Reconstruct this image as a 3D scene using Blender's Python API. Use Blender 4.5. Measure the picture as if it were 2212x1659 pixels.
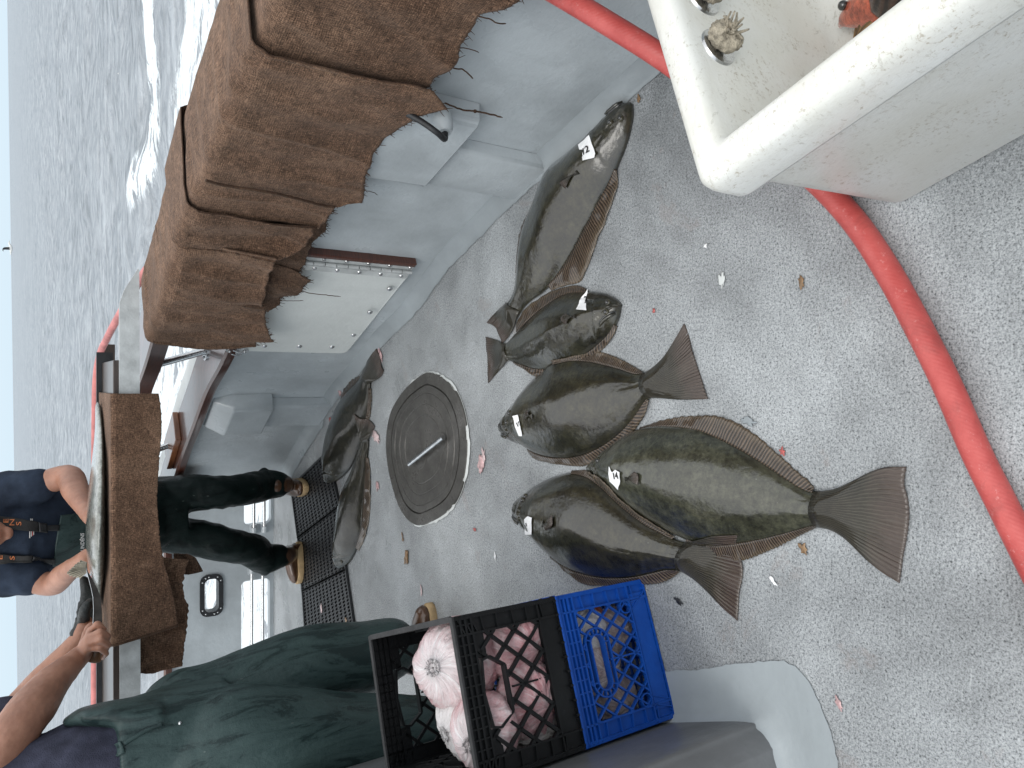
import bpy, bmesh, math, random
from mathutils import Vector, Matrix, noise
random.seed(7)
R = math.radians
for o in list(bpy.data.objects): bpy.data.objects.remove(o)
SC = bpy.context.scene
COL = SC.collection

# ------------------------------------------------------------------ camera
PITCH = R(34.0); CP, SP = math.cos(PITCH), math.sin(PITCH)
EYE = 1.35; FPX = 1600.0
cam_d = bpy.data.cameras.new('camera'); cam = bpy.data.objects.new('camera', cam_d); COL.objects.link(cam)
cam_d.sensor_width = 36.0; cam_d.lens = 36.0*FPX/2212.0
cam_d.clip_start = 0.05; cam_d.clip_end = 6000
cam.matrix_world = Matrix(((0, 1, 0, 0), (-SP, 0, -CP, 0), (-CP, 0, SP, EYE), (0, 0, 0, 1)))
SC.camera = cam
# ------------------------------------------------------------------ light
w = bpy.data.worlds.new("World"); SC.world = w; w.use_nodes = True
nt = w.node_tree; bg = nt.nodes['Background']
sky = nt.nodes.new('ShaderNodeTexSky'); sky.sky_type = 'NISHITA'; sky.sun_disc = False
SUN_EL, SUN_AZ = R(58), R(-150)
sky.sun_elevation = SUN_EL; sky.sun_rotation = SUN_AZ
sky.air_density = 1.0; sky.dust_density = 3.0; sky.ozone_density = 1.0
hs = nt.nodes.new('ShaderNodeHueSaturation'); hs.inputs['Saturation'].default_value = 0.35
nt.links.new(sky.outputs[0], hs.inputs['Color'])
mx = nt.nodes.new('ShaderNodeMix'); mx.data_type = 'RGBA'; mx.inputs[0].default_value = .85      # thin even cloud over the sky
tcw = nt.nodes.new('ShaderNodeTexCoord'); spw = nt.nodes.new('ShaderNodeSeparateXYZ'); crw = nt.nodes.new('ShaderNodeValToRGB')
nt.links.new(tcw.outputs['Generated'], spw.inputs[0]); nt.links.new(spw.outputs[2], crw.inputs[0])
# overcast sky: pale at the horizon, about twice as bright overhead
crw.color_ramp.elements[0].position = 0.0; crw.color_ramp.elements[0].color = (.46, .56, .63, 1)
crw.color_ramp.elements[1].position = 1.0; crw.color_ramp.elements[1].color = (1, 1, 1, 1)
e_ = crw.color_ramp.elements.new(.12); e_.color = (.50, .58, .64, 1)
e_ = crw.color_ramp.elements.new(.5); e_.color = (.86, .90, .93, 1)
vmw = nt.nodes.new('ShaderNodeVectorMath'); vmw.operation = 'SCALE'; vmw.inputs['Scale'].default_value = 11.5
nt.links.new(crw.outputs[0], vmw.inputs[0]); nt.links.new(vmw.outputs[0], mx.inputs[7])
nt.links.new(hs.outputs[0], mx.inputs[6]); nt.links.new(mx.outputs[2], bg.inputs['Color'])
bg.inputs['Strength'].default_value = 0.13
sl = bpy.data.lights.new('sun', 'SUN'); sl.energy = 0.7; sl.angle = R(30); sl.color = (1, .97, .92)
so = bpy.data.objects.new('sun', sl); COL.objects.link(so)
sd = Vector((math.sin(SUN_AZ)*math.cos(SUN_EL), math.cos(SUN_AZ)*math.cos(SUN_EL), math.sin(SUN_EL)))
so.rotation_euler = sd.to_track_quat('Z', 'Y').to_euler()
SC.view_settings.view_transform = 'Standard'; SC.view_settings.look = 'None'
SC.view_settings.exposure = 0.25; SC.view_settings.gamma = 1.0

# ------------------------------------------------------------------ measuring: photo pixel -> ray -> real surface
def ray(p):
    r = (829.5-p[1])/FPX; u = (1106-p[0])/FPX
    return Vector((r, CP+u*SP, -SP+u*CP))
def G(p, z=0.0):
    d = ray(p); t = (z-EYE)/d.z; return Vector((d.x*t, d.y*t, z))
def PY(p, Y):
    d = ray(p); t = Y/d.y; return Vector((d.x*t, Y, EYE+d.z*t))
def PD(p, t):
    d = ray(p); return Vector((d.x*t, d.y*t, EYE+d.z*t))
def FR(sx, sy, sw, pw=2212.0):
    k = sw/pw*2212/4032.0
    return lambda x, y: (sx*2212/4032.0+k*x, sy*2212/4032.0+k*y)
F1 = FR(0, 0, 1400); F2 = FR(0, 900, 1400); F3 = FR(0, 1750, 1700); F4 = FR(1100, 0, 1400); F5 = FR(1100, 950, 1400)
F6 = FR(1400, 1974, 1400); F7 = FR(2500, 0, 1532, 2210); F8 = FR(1900, 1100, 1800); F9 = FR(1100, 1700, 400, 830)
F10 = FR(2200, 2124, 1200); F11 = FR(1100, 1300, 600); F12 = FR(0, 1800, 700)
F13 = FR(1960, 1560, 600)

# ------------------------------------------------------------------ objects
def wloc(o):
    v = Vector((0, 0, 0))
    while o: v += o.location; o = o.parent
    return v
def tag(o, label=None, cat=None, group=None, kind=None):
    if label: o['label'] = label
    if cat: o['category'] = cat
    if group: o['group'] = group
    if kind: o['kind'] = kind
    return o
def thing(name, loc, label, cat, group=None):
    o = bpy.data.objects.new(name, None); COL.objects.link(o); o.location = loc; o.empty_display_size = .05
    return tag(o, label, cat, group)
def mesh(name, vs, fs, m, parent=None, smooth=True, uv=None, base=None):
    L = wloc(parent) if parent else Vector((0, 0, 0))
    if parent is None and base is not None: L = Vector(base)
    me = bpy.data.meshes.new(name)
    me.from_pydata([tuple(Vector(v)-L) for v in vs], [], fs); me.update()
    if smooth: me.polygons.foreach_set('use_smooth', [True]*len(me.polygons))
    if uv:
        ul = me.uv_layers.new(name='UVMap')
        for lp in me.loops: ul.data[lp.index].uv = uv[lp.vertex_index]
    if m: me.materials.append(m)
    o = bpy.data.objects.new(name, me); COL.objects.link(o)
    if parent: o.parent = parent
    elif base is not None: o.location = L
    return o
def fixn(o):
    bm = bmesh.new(); bm.from_mesh(o.data); bmesh.ops.recalc_face_normals(bm, faces=bm.faces); bm.to_mesh(o.data); bm.free(); return o
def sharp(o, ang=40):
    bm = bmesh.new(); bm.from_mesh(o.data)
    for e in bm.edges:
        if len(e.link_faces) == 2 and e.calc_face_angle(0) > R(ang): e.smooth = False
    bm.to_mesh(o.data); bm.free(); return o
class MB:
    def __init__(s): s.v = []; s.f = []
    def add(s, vs, fs):
        n = len(s.v); s.v += [Vector(v) for v in vs]; s.f += [tuple(i+n for i in f) for f in fs]; return s
    def obox(s, c, ax, ay, az):           # centre and three half-axis vectors
        c, ax, ay, az = map(Vector, (c, ax, ay, az))
        vs = [c+i*ax+j*ay+k*az for i in (-1, 1) for j in (-1, 1) for k in (-1, 1)]
        return s.add(vs, [(0, 1, 3, 2), (4, 6, 7, 5), (0, 4, 5, 1), (2, 3, 7, 6), (0, 2, 6, 4), (1, 5, 7, 3)])
    def tube(s, pts, rad, n=12, caps=True):
        pts = [Vector(p) for p in pts]; rs = rad if isinstance(rad, (list, tuple)) else [rad]*len(pts)
        rings = []; up = None; vs = []; fs = []
        for i, p in enumerate(pts):
            t = (pts[min(i+1, len(pts)-1)]-pts[max(i-1, 0)]).normalized()
            if up is None:
                up = Vector((0, 0, 1)) if abs(t.z) < .9 else Vector((1, 0, 0))
            a = (up-up.dot(t)*t)
            a = a.normalized() if a.length > 1e-6 else t.orthogonal().normalized()
            up = a; b = t.cross(a)
            for k in range(n):
                th = 2*math.pi*k/n; vs.append(p+rs[i]*(math.cos(th)*a+math.sin(th)*b))
        for i in range(len(pts)-1):
            for k in range(n):
                k2 = (k+1) % n; fs.append((i*n+k, i*n+k2, (i+1)*n+k2, (i+1)*n+k))
        if caps: fs.append(tuple(range(n))[::-1]); fs.append(tuple((len(pts)-1)*n+k for k in range(n)))
        return s.add(vs, fs)
    def loft(s, secs, n=20):              # (centre, half-axis a, half-axis b)
        vs = []; fs = []
        for c, a, b in secs:
            c, a, b = Vector(c), Vector(a), Vector(b)
            for k in range(n):
                th = 2*math.pi*k/n; vs.append(c+math.cos(th)*a+math.sin(th)*b)
        m = len(secs)
        for i in range(m-1):
            for k in range(n):
                k2 = (k+1) % n; fs.append((i*n+k, i*n+k2, (i+1)*n+k2, (i+1)*n+k))
        fs.append(tuple(range(n))[::-1]); fs.append(tuple((m-1)*n+k for k in range(n)))
        return s.add(vs, fs)
    def ell(s, c, r, rot=None, nu=18, nv=10):
        c = Vector(c); r = r if isinstance(r, (tuple, list)) else (r, r, r); vs = []; fs = []
        for j in range(nv+1):
            ph = math.pi*j/nv
            for i in range(nu):
                th = 2*math.pi*i/nu; v = Vector((r[0]*math.sin(ph)*math.cos(th), r[1]*math.sin(ph)*math.sin(th), r[2]*math.cos(ph)))
                if rot: v = rot @ v
                vs.append(c+v)
        for j in range(nv):
            for i in range(nu):
                i2 = (i+1) % nu; fs.append((j*nu+i, (j+1)*nu+i, (j+1)*nu+i2, j*nu+i2))
        return s.add(vs, fs)
    def build(s, name, m, parent=None, smooth=False, base=None, sh=None):
        o = mesh(name, s.v, s.f, m, parent, smooth, base=base); fixn(o)
        if sh: sharp(o, sh)
        return o
def bevel(o, wd, seg=2, lim=40):
    md = o.modifiers.new('bevel', 'BEVEL'); md.width = wd; md.segments = seg; md.limit_method = 'ANGLE'; md.angle_limit = R(lim); return o
def spline(pts, n, closed=False):
    pts = [Vector(p) for p in pts]; N = len(pts); out = []
    segs = N if closed else N-1
    for i in range(segs):
        p0 = pts[(i-1) % N] if closed or i > 0 else pts[0]*2-pts[1]
        p1 = pts[i]; p2 = pts[(i+1) % N]
        p3 = pts[(i+2) % N] if closed or i+2 < N else pts[-1]*2-pts[-2]
        for k in range(n):
            t = k/n; out.append(.5*((2*p1)+(p2-p0)*t+(2*p0-5*p1+4*p2-p3)*t*t+(3*p1-p0-3*p2+p3)*t*t*t))
    if not closed: out.append(pts[-1])
    return out
def resample(pts, n):
    pts = [Vector(p) for p in pts]; L = [0]
    for a, b in zip(pts, pts[1:]): L.append(L[-1]+(b-a).length)
    out = []; j = 0
    for i in range(n):
        d = L[-1]*i/(n-1)
        while j < len(L)-2 and L[j+1] < d: j += 1
        t = (d-L[j])/max(L[j+1]-L[j], 1e-9); out.append(pts[j].lerp(pts[j+1], min(max(t, 0), 1)))
    return out
def fuse(mb, name, m, parent, vox=.01, smooth=6, fn=None, base=None):
    """union of the closed shapes in mb as ONE continuous skin"""
    tmp = mesh('tmp', mb.v, mb.f, None); fixn(tmp)
    md = tmp.modifiers.new('r', 'REMESH'); md.mode = 'VOXEL'; md.voxel_size = vox
    if smooth:
        ms = tmp.modifiers.new('s', 'SMOOTH'); ms.factor = .5; ms.iterations = smooth
    dg = bpy.context.evaluated_depsgraph_get(); dg.update()
    me = bpy.data.meshes.new_from_object(tmp.evaluated_get(dg))
    vs = [v.co.copy() for v in me.vertices]
    if fn:
        ns = [v.normal.copy() for v in me.vertices]
        vs = [fn(v, nn) for v, nn in zip(vs, ns)]
    fs = [tuple(p.vertices) for p in me.polygons]
    bpy.data.objects.remove(tmp); bpy.data.meshes.remove(me)
    return mesh(name, vs, fs, m, parent, True, base=base)
def nz(v, sc, seed=0): return noise.noise(Vector(v)*sc+Vector((seed*13.7, seed*7.1, seed*3.3)))

# ------------------------------------------------------------------ materials
def newmat(name):
    m = bpy.data.materials.new(name); m.use_nodes = True; n = m.node_tree
    return m, n, n.nodes['Principled BSDF']
def nd(n, t, **k):
    x = n.nodes.new(t)
    for a, b in k.items():
        if a in ('operation', 'blend_type', 'data_type', 'feature', 'distance', 'wave_type', 'bands_direction', 'attribute_name', 'interpolation_type', 'noise_dimensions', 'wave_profile'): setattr(x, a, b)
        else: x.inputs[a.replace('_', ' ')].default_value = b
    return x
def lk(n, a, b): n.links.new(a, b)
def coords(n, kind='Object'):
    return n.nodes.new('ShaderNodeTexCoord').outputs[kind]
def noi(n, co, sc, det=4, rough=.55, dist=0):
    x = nd(n, 'ShaderNodeTexNoise'); x.inputs['Scale'].default_value = sc; x.inputs['Detail'].default_value = det
    x.inputs['Roughness'].default_value = rough; x.inputs['Distortion'].default_value = dist; lk(n, co, x.inputs['Vector']); return x.outputs['Fac']
def vor(n, co, sc, feat='F1'):
    x = nd(n, 'ShaderNodeTexVoronoi', feature=feat); x.inputs['Scale'].default_value = sc; lk(n, co, x.inputs['Vector']); return x.outputs['Distance']
def ramp(n, fac, stops, interp='LINEAR'):
    x = n.nodes.new('ShaderNodeValToRGB'); x.color_ramp.interpolation = interp
    while len(x.color_ramp.elements) < len(stops): x.color_ramp.elements.new(.5)
    for e, (p, c) in zip(x.color_ramp.elements, stops):
        e.position = p; e.color = (c, c, c, 1) if isinstance(c, (int, float)) else (*c, 1)
    lk(n, fac, x.inputs[0]); return x.outputs[0]
def mixc(n, fac, a, b, bt='MIX'):
    x = n.nodes.new('ShaderNodeMix'); x.data_type = 'RGBA'; x.blend_type = bt
    if isinstance(fac, (int, float)): x.inputs[0].default_value = fac
    else: lk(n, fac, x.inputs[0])
    for i, c in ((6, a), (7, b)):
        if isinstance(c, (tuple, list)): x.inputs[i].default_value = (*c, 1)
        else: lk(n, c, x.inputs[i])
    return x.outputs[2]
def mth(n, op, a, b=None, c=None):
    x = n.nodes.new('ShaderNodeMath'); x.operation = op
    for i, q in enumerate((a, b, c)):
        if q is None: continue
        if isinstance(q, (int, float)): x.inputs[i].default_value = q
        else: lk(n, q, x.inputs[i])
    return x.outputs[0]
def bump(n, p, h, st=.3, dist=.01, prev=None):
    x = n.nodes.new('ShaderNodeBump'); x.inputs['Strength'].default_value = st; x.inputs['Distance'].default_value = dist
    lk(n, h, x.inputs['Height'])
    if prev: lk(n, prev, x.inputs['Normal'])
    lk(n, x.outputs[0], p.inputs['Normal']); return x.outputs[0]
def setp(p, **k):
    for a, b in k.items():
        a = a.replace('_', ' ')
        p.inputs[a].default_value = (*b, 1) if isinstance(b, tuple) and len(b) == 3 and 'Color' in a or a in ('Base Color',) else b
def simple(name, col, rough=.5, metal=0, var=.25, sc=8, bmp=.0, bsc=60, coat=0, spec=.5):
    m, n, p = newmat(name); co = coords(n)
    f = noi(n, co, sc, 6, .6)
    a = tuple(c*(1-var) for c in col); b = tuple(min(1, c*(1+var)) for c in col)
    lk(n, ramp(n, f, [(.3, a), (.7, b)]), p.inputs['Base Color'])
    p.inputs['Roughness'].default_value = rough; p.inputs['Metallic'].default_value = metal
    p.inputs['Coat Weight'].default_value = coat; p.inputs['Specular IOR Level'].default_value = spec
    p.inputs['Coat Roughness'].default_value = .12
    if bmp: bump(n, p, noi(n, co, bsc, 5), bmp, .01)
    return m
M = {}
def m_deck():
    m, n, p = newmat('nonskid_deck_paint'); co = coords(n)
    grit = noi(n, co, 300, 3, .7); grit2 = noi(n, co, 160, 3, .75)
    big = noi(n, co, 1.3, 5, .6, .6); mid = noi(n, co, 7, 5, .65)
    spk = ramp(n, mth(n, 'ADD', mth(n, 'MULTIPLY', grit, .55), mth(n, 'MULTIPLY', grit2, .45)), [(.36, (.045, .05, .055)), (.43, (.25, .27, .282)), (.50, (.42, .445, .46)), (.64, (.64, .67, .69))])
    dirt = ramp(n, big, [(.34, .50), (.60, 1.0)]); dm = ramp(n, mid, [(.3, .78), (.62, 1.0)])
    c = mixc(n, 1, mixc(n, 1, spk, dirt, 'MULTIPLY'), dm, 'MULTIPLY')
    # brownish slime in a few spots
    st = ramp(n, noi(n, co, 3.3, 6, .7, .4), [(.66, 0.0), (.76, .45)])
    c = mixc(n, st, c, (.16, .135, .09))
    # scuffs, and thin diluted blood and slime smears
    sm = ramp(n, noi(n, co, 2.6, 8, .74, 1.6), [(.585, 0.0), (.64, .30), (.70, .1)])
    c = mixc(n, sm, c, (.26, .21, .19))
    sc_ = n.nodes.new('ShaderNodeMapping'); sc_.inputs['Scale'].default_value = (3, 22, 1); sc_.inputs['Rotation'].default_value = (0, 0, .6); lk(n, co, sc_.inputs[0])
    c = mixc(n, ramp(n, noi(n, sc_.outputs[0], 2.2, 6, .75), [(.64, 0.0), (.70, .35)]), c, (.66, .69, .70))
    pud = ramp(n, noi(n, co, 2.6, 5, .6, .3), [(.50, 0.0), (.64, 1.0)])
    c = mixc(n, mth(n, 'MULTIPLY', pud, .20), c, (.16, .17, .175))
    lk(n, c, p.inputs['Base Color'])
    wet = ramp(n, noi(n, co, 1.7, 5, .6, .5), [(.38, .60), (.60, .20)])
    lk(n, mixc(n, pud, wet, (.22, .22, .22)), p.inputs['Roughness']); p.inputs['Specular IOR Level'].default_value = .5
    b1 = bump(n, p, mth(n, 'ADD', grit, grit2), .45, .004)
    return m
M['deck'] = m_deck()
def m_paint(name, col, rough=.38, dirt=.35, streak=.5):
    m, n, p = newmat(name); co = coords(n)
    mp = n.nodes.new('ShaderNodeMapping'); mp.inputs['Scale'].default_value = (1, 1, .18); lk(n, co, mp.inputs[0])
    s = noi(n, mp.outputs[0], 14, 6, .65); b = noi(n, co, 3, 5, .6)
    a = tuple(c*(1-dirt) for c in col)
    c1 = mixc(n, ramp(n, b, [(.3, 0.0), (.65, 1.0)]), a, col)
    c2 = mixc(n, ramp(n, s, [(.5, 0.0), (.75, streak*.5)]), c1, tuple(c*.62 for c in col))
    ch = ramp(n, noi(n, co, 26, 6, .75), [(.685, 0.0), (.72, .5)])
    c3 = mixc(n, ch, c2, tuple(c*.5 for c in col))
    lk(n, c3, p.inputs['Base Color'])
    lk(n, ramp(n, b, [(.3, rough+.15), (.7, rough-.1)]), p.inputs['Roughness'])
    bb = mth(n, 'ADD', noi(n, co, 9, 4), mth(n, 'MULTIPLY', noi(n, co, 70, 3), .18))
    bump(n, p, bb, .35, .012)
    return m
M['wall'] = m_paint('grey_gelcoat', (.49, .535, .56), .3)
M['border'] = m_paint('smooth_grey_paint', (.30, .335, .355), .35, .3, .2)
M['apron'] = m_paint('smooth_pale_grey_paint', (.36, .40, .42), .4, .2, .2)
M['white'] = m_paint('white_panel_paint', (.66, .69, .68), .4, .12, .35)
def m_bin():
    m, n, p = newmat('scuffed_white_plastic'); co = coords(n)
    mp = n.nodes.new('ShaderNodeMapping'); mp.inputs['Scale'].default_value = (5, 40, 12); mp.inputs['Rotation'].default_value = (.3, .5, .9); lk(n, co, mp.inputs[0])
    sc = ramp(n, noi(n, mp.outputs[0], 3.5, 8, .8), [(.575, 0.0), (.63, .5)])
    ge = n.nodes.new('ShaderNodeNewGeometry')
    edge = mth(n, 'MULTIPLY', ramp(n, noi(n, co, 110, 8, .8), [(.54, 0.0), (.62, .75)]), ramp(n, noi(n, co, 9, 4, .7), [(.44, 0.0), (.58, 1.0)]))
    b = noi(n, co, 5, 5, .6)
    c = mixc(n, ramp(n, b, [(.35, 0.0), (.7, 1.0)]), (.66, .655, .60), (.76, .77, .75))
    c = mixc(n, sc, c, (.38, .36, .31)); c = mixc(n, edge, c, (.34, .29, .21))
    lk(n, c, p.inputs['Base Color']); p.inputs['Roughness'].default_value = .36
    p.inputs['Subsurface Weight'].default_value = .0
    bump(n, p, mth(n, 'ADD', noi(n, co, 120, 4), mth(n, 'MULTIPLY', noi(n, co, 7, 3), 2)), .12, .006)
    return m
M['bin'] = m_bin()
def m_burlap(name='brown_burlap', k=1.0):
    m, n, p = newmat(name); uv = coords(n, 'UV'); co = coords(n)
    def wv(d, sc):
        x = nd(n, 'ShaderNodeTexWave', wave_type='BANDS', bands_direction=d); x.inputs['Scale'].default_value = sc
        x.inputs['Distortion'].default_value = 5; x.inputs['Detail'].default_value = 3; x.inputs['Detail Scale'].default_value = 1.3; x.inputs['Detail Roughness'].default_value = .7
        lk(n, uv, x.inputs[0]); return x.outputs['Fac']
    wx, wy = wv('X', 62), wv('Y', 62)
    weave = mth(n, 'MULTIPLY', mth(n, 'ADD', wx, wy), .5)
    def fib(sx_, sy_, sc__):
        q = n.nodes.new('ShaderNodeMapping'); q.inputs['Scale'].default_value = (sx_, sy_, 1); lk(n, uv, q.inputs[0]); return noi(n, q.outputs[0], sc__, 3, .7, .4)
    fz = mth(n, 'ADD', mth(n, 'MULTIPLY', noi(n, co, 380, 3, .8), .34), mth(n, 'ADD', mth(n, 'MULTIPLY', fib(1, .16, 330), .33), mth(n, 'MULTIPLY', fib(.16, 1, 330), .33))); big = noi(n, co, 5, 6, .65); med = noi(n, co, 26, 5, .7)
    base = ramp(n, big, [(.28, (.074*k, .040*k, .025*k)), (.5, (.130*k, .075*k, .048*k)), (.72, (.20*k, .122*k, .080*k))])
    c = mixc(n, 1, base, ramp(n, weave, [(.12, .72), (.65, 1.15)]), 'MULTIPLY')
    c = mixc(n, 1, c, ramp(n, med, [(.3, .68), (.7, 1.25)]), 'MULTIPLY')
    c = mixc(n, 1, c, ramp(n, fz, [(.41, .25), (.57, 1.45)]), 'MULTIPLY')
    c = mixc(n, ramp(n, fz, [(.54, 0.0), (.64, .75)]), c, (.34*k, .22*k, .145*k))
    mp = n.nodes.new('ShaderNodeMapping'); mp.inputs['Scale'].default_value = (1, .08, 1); lk(n, uv, mp.inputs[0])
    stv = ramp(n, noi(n, mp.outputs[0], 34, 4, .6), [(.6, 0.0), (.78, .35)])
    c = mixc(n, stv, c, (.25*k, .16*k, .11*k))
    lk(n, c, p.inputs['Base Color']); p.inputs['Roughness'].default_value = .92
    p.inputs['Specular IOR Level'].default_value = .2
    p.inputs['Sheen Weight'].default_value = .18; p.inputs['Sheen Roughness'].default_value = .5; p.inputs['Sheen Tint'].default_value = (.75, .6, .5, 1)
    h = mth(n, 'ADD', mth(n, 'MULTIPLY', weave, .3), mth(n, 'ADD', mth(n, 'MULTIPLY', fz, .9), mth(n, 'MULTIPLY', med, 1.6)))
    bump(n, p, h, .9, .0035)
    return m
M['burlap'] = m_burlap(); M['burlap_dark'] = m_burlap('dark_brown_burlap', .55)  # second one is the same burlap in a darker colour, for underlayers and rags
def m_fish(name, dark, mid, light, seed=0):
    m, n, p = newmat(name); co = coords(n); uv = coords(n, 'UV')
    f = noi(n, co, 8+seed, 7, .72, .6); f2 = noi(n, co, 70, 4, .75)
    c = ramp(n, f, [(.30, dark), (.5, mid), (.72, light)])
    c = mixc(n, 1, c, ramp(n, f2, [(.34, .45), (.66, 1.5)]), 'MULTIPLY')
    sp = ramp(n, vor(n, co, 30), [(.08, .35), (.22, 0.0)])
    c = mixc(n, sp, c, tuple(x*.45 for x in dark))
    wh = ramp(n, vor(n, co, 55), [(.045, .6), (.075, 0.0)])
    whm = mth(n, 'MULTIPLY', wh, ramp(n, noi(n, co, 12, 3), [(.58, 0.0), (.66, 1.0)]))
    c = mixc(n, whm, c, (.3, .31, .28))
    lk(n, c, p.inputs['Base Color'])
    p.inputs['Roughness'].default_value = .4; p.inputs['Specular IOR Level'].default_value = .2
    p.inputs['Coat Weight'].default_value = 1; p.inputs['Coat Roughness'].default_value = .04; p.inputs['Coat IOR'].default_value = 1.66
    h = mth(n, 'ADD', mth(n, 'MULTIPLY', vor(n, co, 260), .5), mth(n, 'ADD', f2, mth(n, 'MULTIPLY', noi(n, co, 24, 5, .7), 2.2)))
    bump(n, p, h, .2, .004)
    x = n.nodes.new('ShaderNodeBump'); x.inputs['Strength'].default_value = .22; x.inputs['Distance'].default_value = .003
    lk(n, mth(n, 'ADD', noi(n, co, 75, 4, .75), mth(n, 'MULTIPLY', noi(n, co, 19, 3, .6), 1.6)), x.inputs['Height']); lk(n, x.outputs[0], p.inputs['Coat Normal'])
    return m
M['fish'] = m_fish('wet_olive_fish_skin', (.006, .0055, .0025), (.020, .0185, .0095), (.044, .040, .022))
_m = m_fish('wet_dark_fish_skin', (.004, .004, .002), (.013, .0125, .007), (.032, .029, .017), 1); _m.node_tree.nodes['Principled BSDF'].inputs['Coat IOR'].default_value = 1.42; M['fish_far'] = _m
M['fish_pale'] = m_fish('wet_grey_green_fish_skin', (.016, .0165, .009), (.040, .041, .026), (.074, .075, .052), 2)
def m_fin(name, a, b, tip, nr=1.0, pink=.0):
    m, n, p = newmat(name); uv = coords(n, 'UV'); co = coords(n)
    sx = n.nodes.new('ShaderNodeSeparateXYZ'); lk(n, uv, sx.inputs[0])
    wob = mth(n, 'ADD', mth(n, 'MULTIPLY', noi(n, co, 30, 3), .6), mth(n, 'MULTIPLY', noi(n, co, 9, 3), 2.2))
    s = mth(n, 'SINE', mth(n, 'MULTIPLY', mth(n, 'ADD', sx.outputs[0], wob), 6.2832))
    s = mth(n, 'MULTIPLY', mth(n, 'ADD', s, 1), .5)
    c = ramp(n, s, [(.2, a), (.75, b)])
    c = mixc(n, 1, c, ramp(n, noi(n, co, 22, 6, .7), [(.3, .6), (.7, 1.35)]), 'MULTIPLY')
    ed = mth(n, 'ADD', sx.outputs[1], mth(n, 'MULTIPLY', mth(n, 'SUBTRACT', noi(n, co, 40, 4), .5), .5))
    c = mixc(n, ramp(n, ed, [(.55, 0.0), (1.0, .6)]), c, tip)
    lk(n, c, p.inputs['Base Color']); p.inputs['Roughness'].default_value = .34
    p.inputs['Coat Weight'].default_value = .8; p.inputs['Coat Roughness'].default_value = .09; p.inputs['Specular IOR Level'].default_value = .2
    bump(n, p, mth(n, 'ADD', s, noi(n, co, 90, 3)), .7, .0035)
    return m
M['fin'] = m_fin('brown_fin_skin', (.020, .014, .009), (.105, .075, .052), (.15, .115, .075))
M['tail'] = m_fin('dark_tail_skin', (.026, .023, .015), (.052, .047, .034), (.092, .062, .052))
M['belly'] = simple('white_fish_belly', (.62, .48, .48), .3, var=.35, sc=20, coat=.5, bmp=.3)
M['eye'] = simple('fish_eye', (.02, .02, .02), .08, coat=1)
M['eyering'] = simple('fish_eye_rim', (.045, .04, .022), .25, coat=.6)
M['mouth'] = simple('fish_mouth_flesh', (.30, .12, .11), .3, var=.5, sc=60, coat=.6)
M['paper'] = simple('wet_paper_tag', (.88, .89, .90), .6, var=.03, sc=40, bmp=.15, bsc=90)
M['ink'] = simple('black_ink', (.02, .02, .02), .6)
M['flesh'] = simple('pale_fish_scrap', (.55, .36, .36), .28, var=.45, sc=45, coat=.7, bmp=.5, bsc=70)
M['flesh_red'] = simple('red_fish_scrap', (.42, .08, .07), .28, var=.5, sc=70, coat=.7, bmp=.5)
M['flesh_tan'] = simple('tan_fish_scrap', (.22, .13, .06), .35, var=.5, sc=60, coat=.5, bmp=.5)
M['steel'] = simple('stainless_steel', (.55, .56, .57), .25, 1, var=.2, sc=30, bmp=.1, bsc=90)
M['alu'] = simple('brushed_weathered_aluminium', (.50, .52, .52), .5, .15, var=.22, sc=18, bmp=.12, bsc=150)
M['blackrub'] = simple('black_rubber', (.013, .014, .016), .42, var=.4, sc=30, bmp=.25, bsc=200)
M['rope'] = simple('dirty_cotton_rope', (.36, .32, .25), .9, var=.5, sc=110, bmp=.8, bsc=240)
def m_wood(name, a, b, rough=.3, coat=.6):
    m, n, p = newmat(name); co = coords(n)
    mp = n.nodes.new('ShaderNodeMapping'); mp.inputs['Scale'].default_value = (3, 3, 30); lk(n, co, mp.inputs[0])
    f = noi(n, mp.outputs[0], 6, 7, .65, .8)
    lk(n, ramp(n, f, [(.3, a), (.7, b)]), p.inputs['Base Color']); p.inputs['Roughness'].default_value = rough
    p.inputs['Coat Weight'].default_value = coat; p.inputs['Coat Roughness'].default_value = .12
    bump(n, p, f, .25, .004); return m
M['teak'] = m_wood('varnished_dark_wood', (.035, .010, .006), (.10, .03, .016))
M['teak_light'] = m_wood('varnished_orange_wood', (.16, .055, .02), (.30, .115, .045))
M['tray'] = m_wood('dark_stained_wood', (.022, .014, .011), (.06, .04, .03), .4, .3)
def m_plate():
    m, n, p = newmat('worn_grey_hatch_metal'); co = coords(n)
    f = noi(n, co, 9, 7, .7); g = noi(n, co, 90, 5, .75)
    c = ramp(n, f, [(.3, (.048, .046, .042)), (.65, (.11, .106, .098))])
    c = mixc(n, ramp(n, g, [(.56, 0.0), (.72, .4)]), c, (.26, .265, .26))
    lk(n, c, p.inputs['Base Color']); p.inputs['Metallic'].default_value = .35
    lk(n, ramp(n, f, [(.35, .5), (.65, .24)]), p.inputs['Roughness']); bump(n, p, g, .25, .003); return m
M['plate'] = m_plate()
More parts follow.
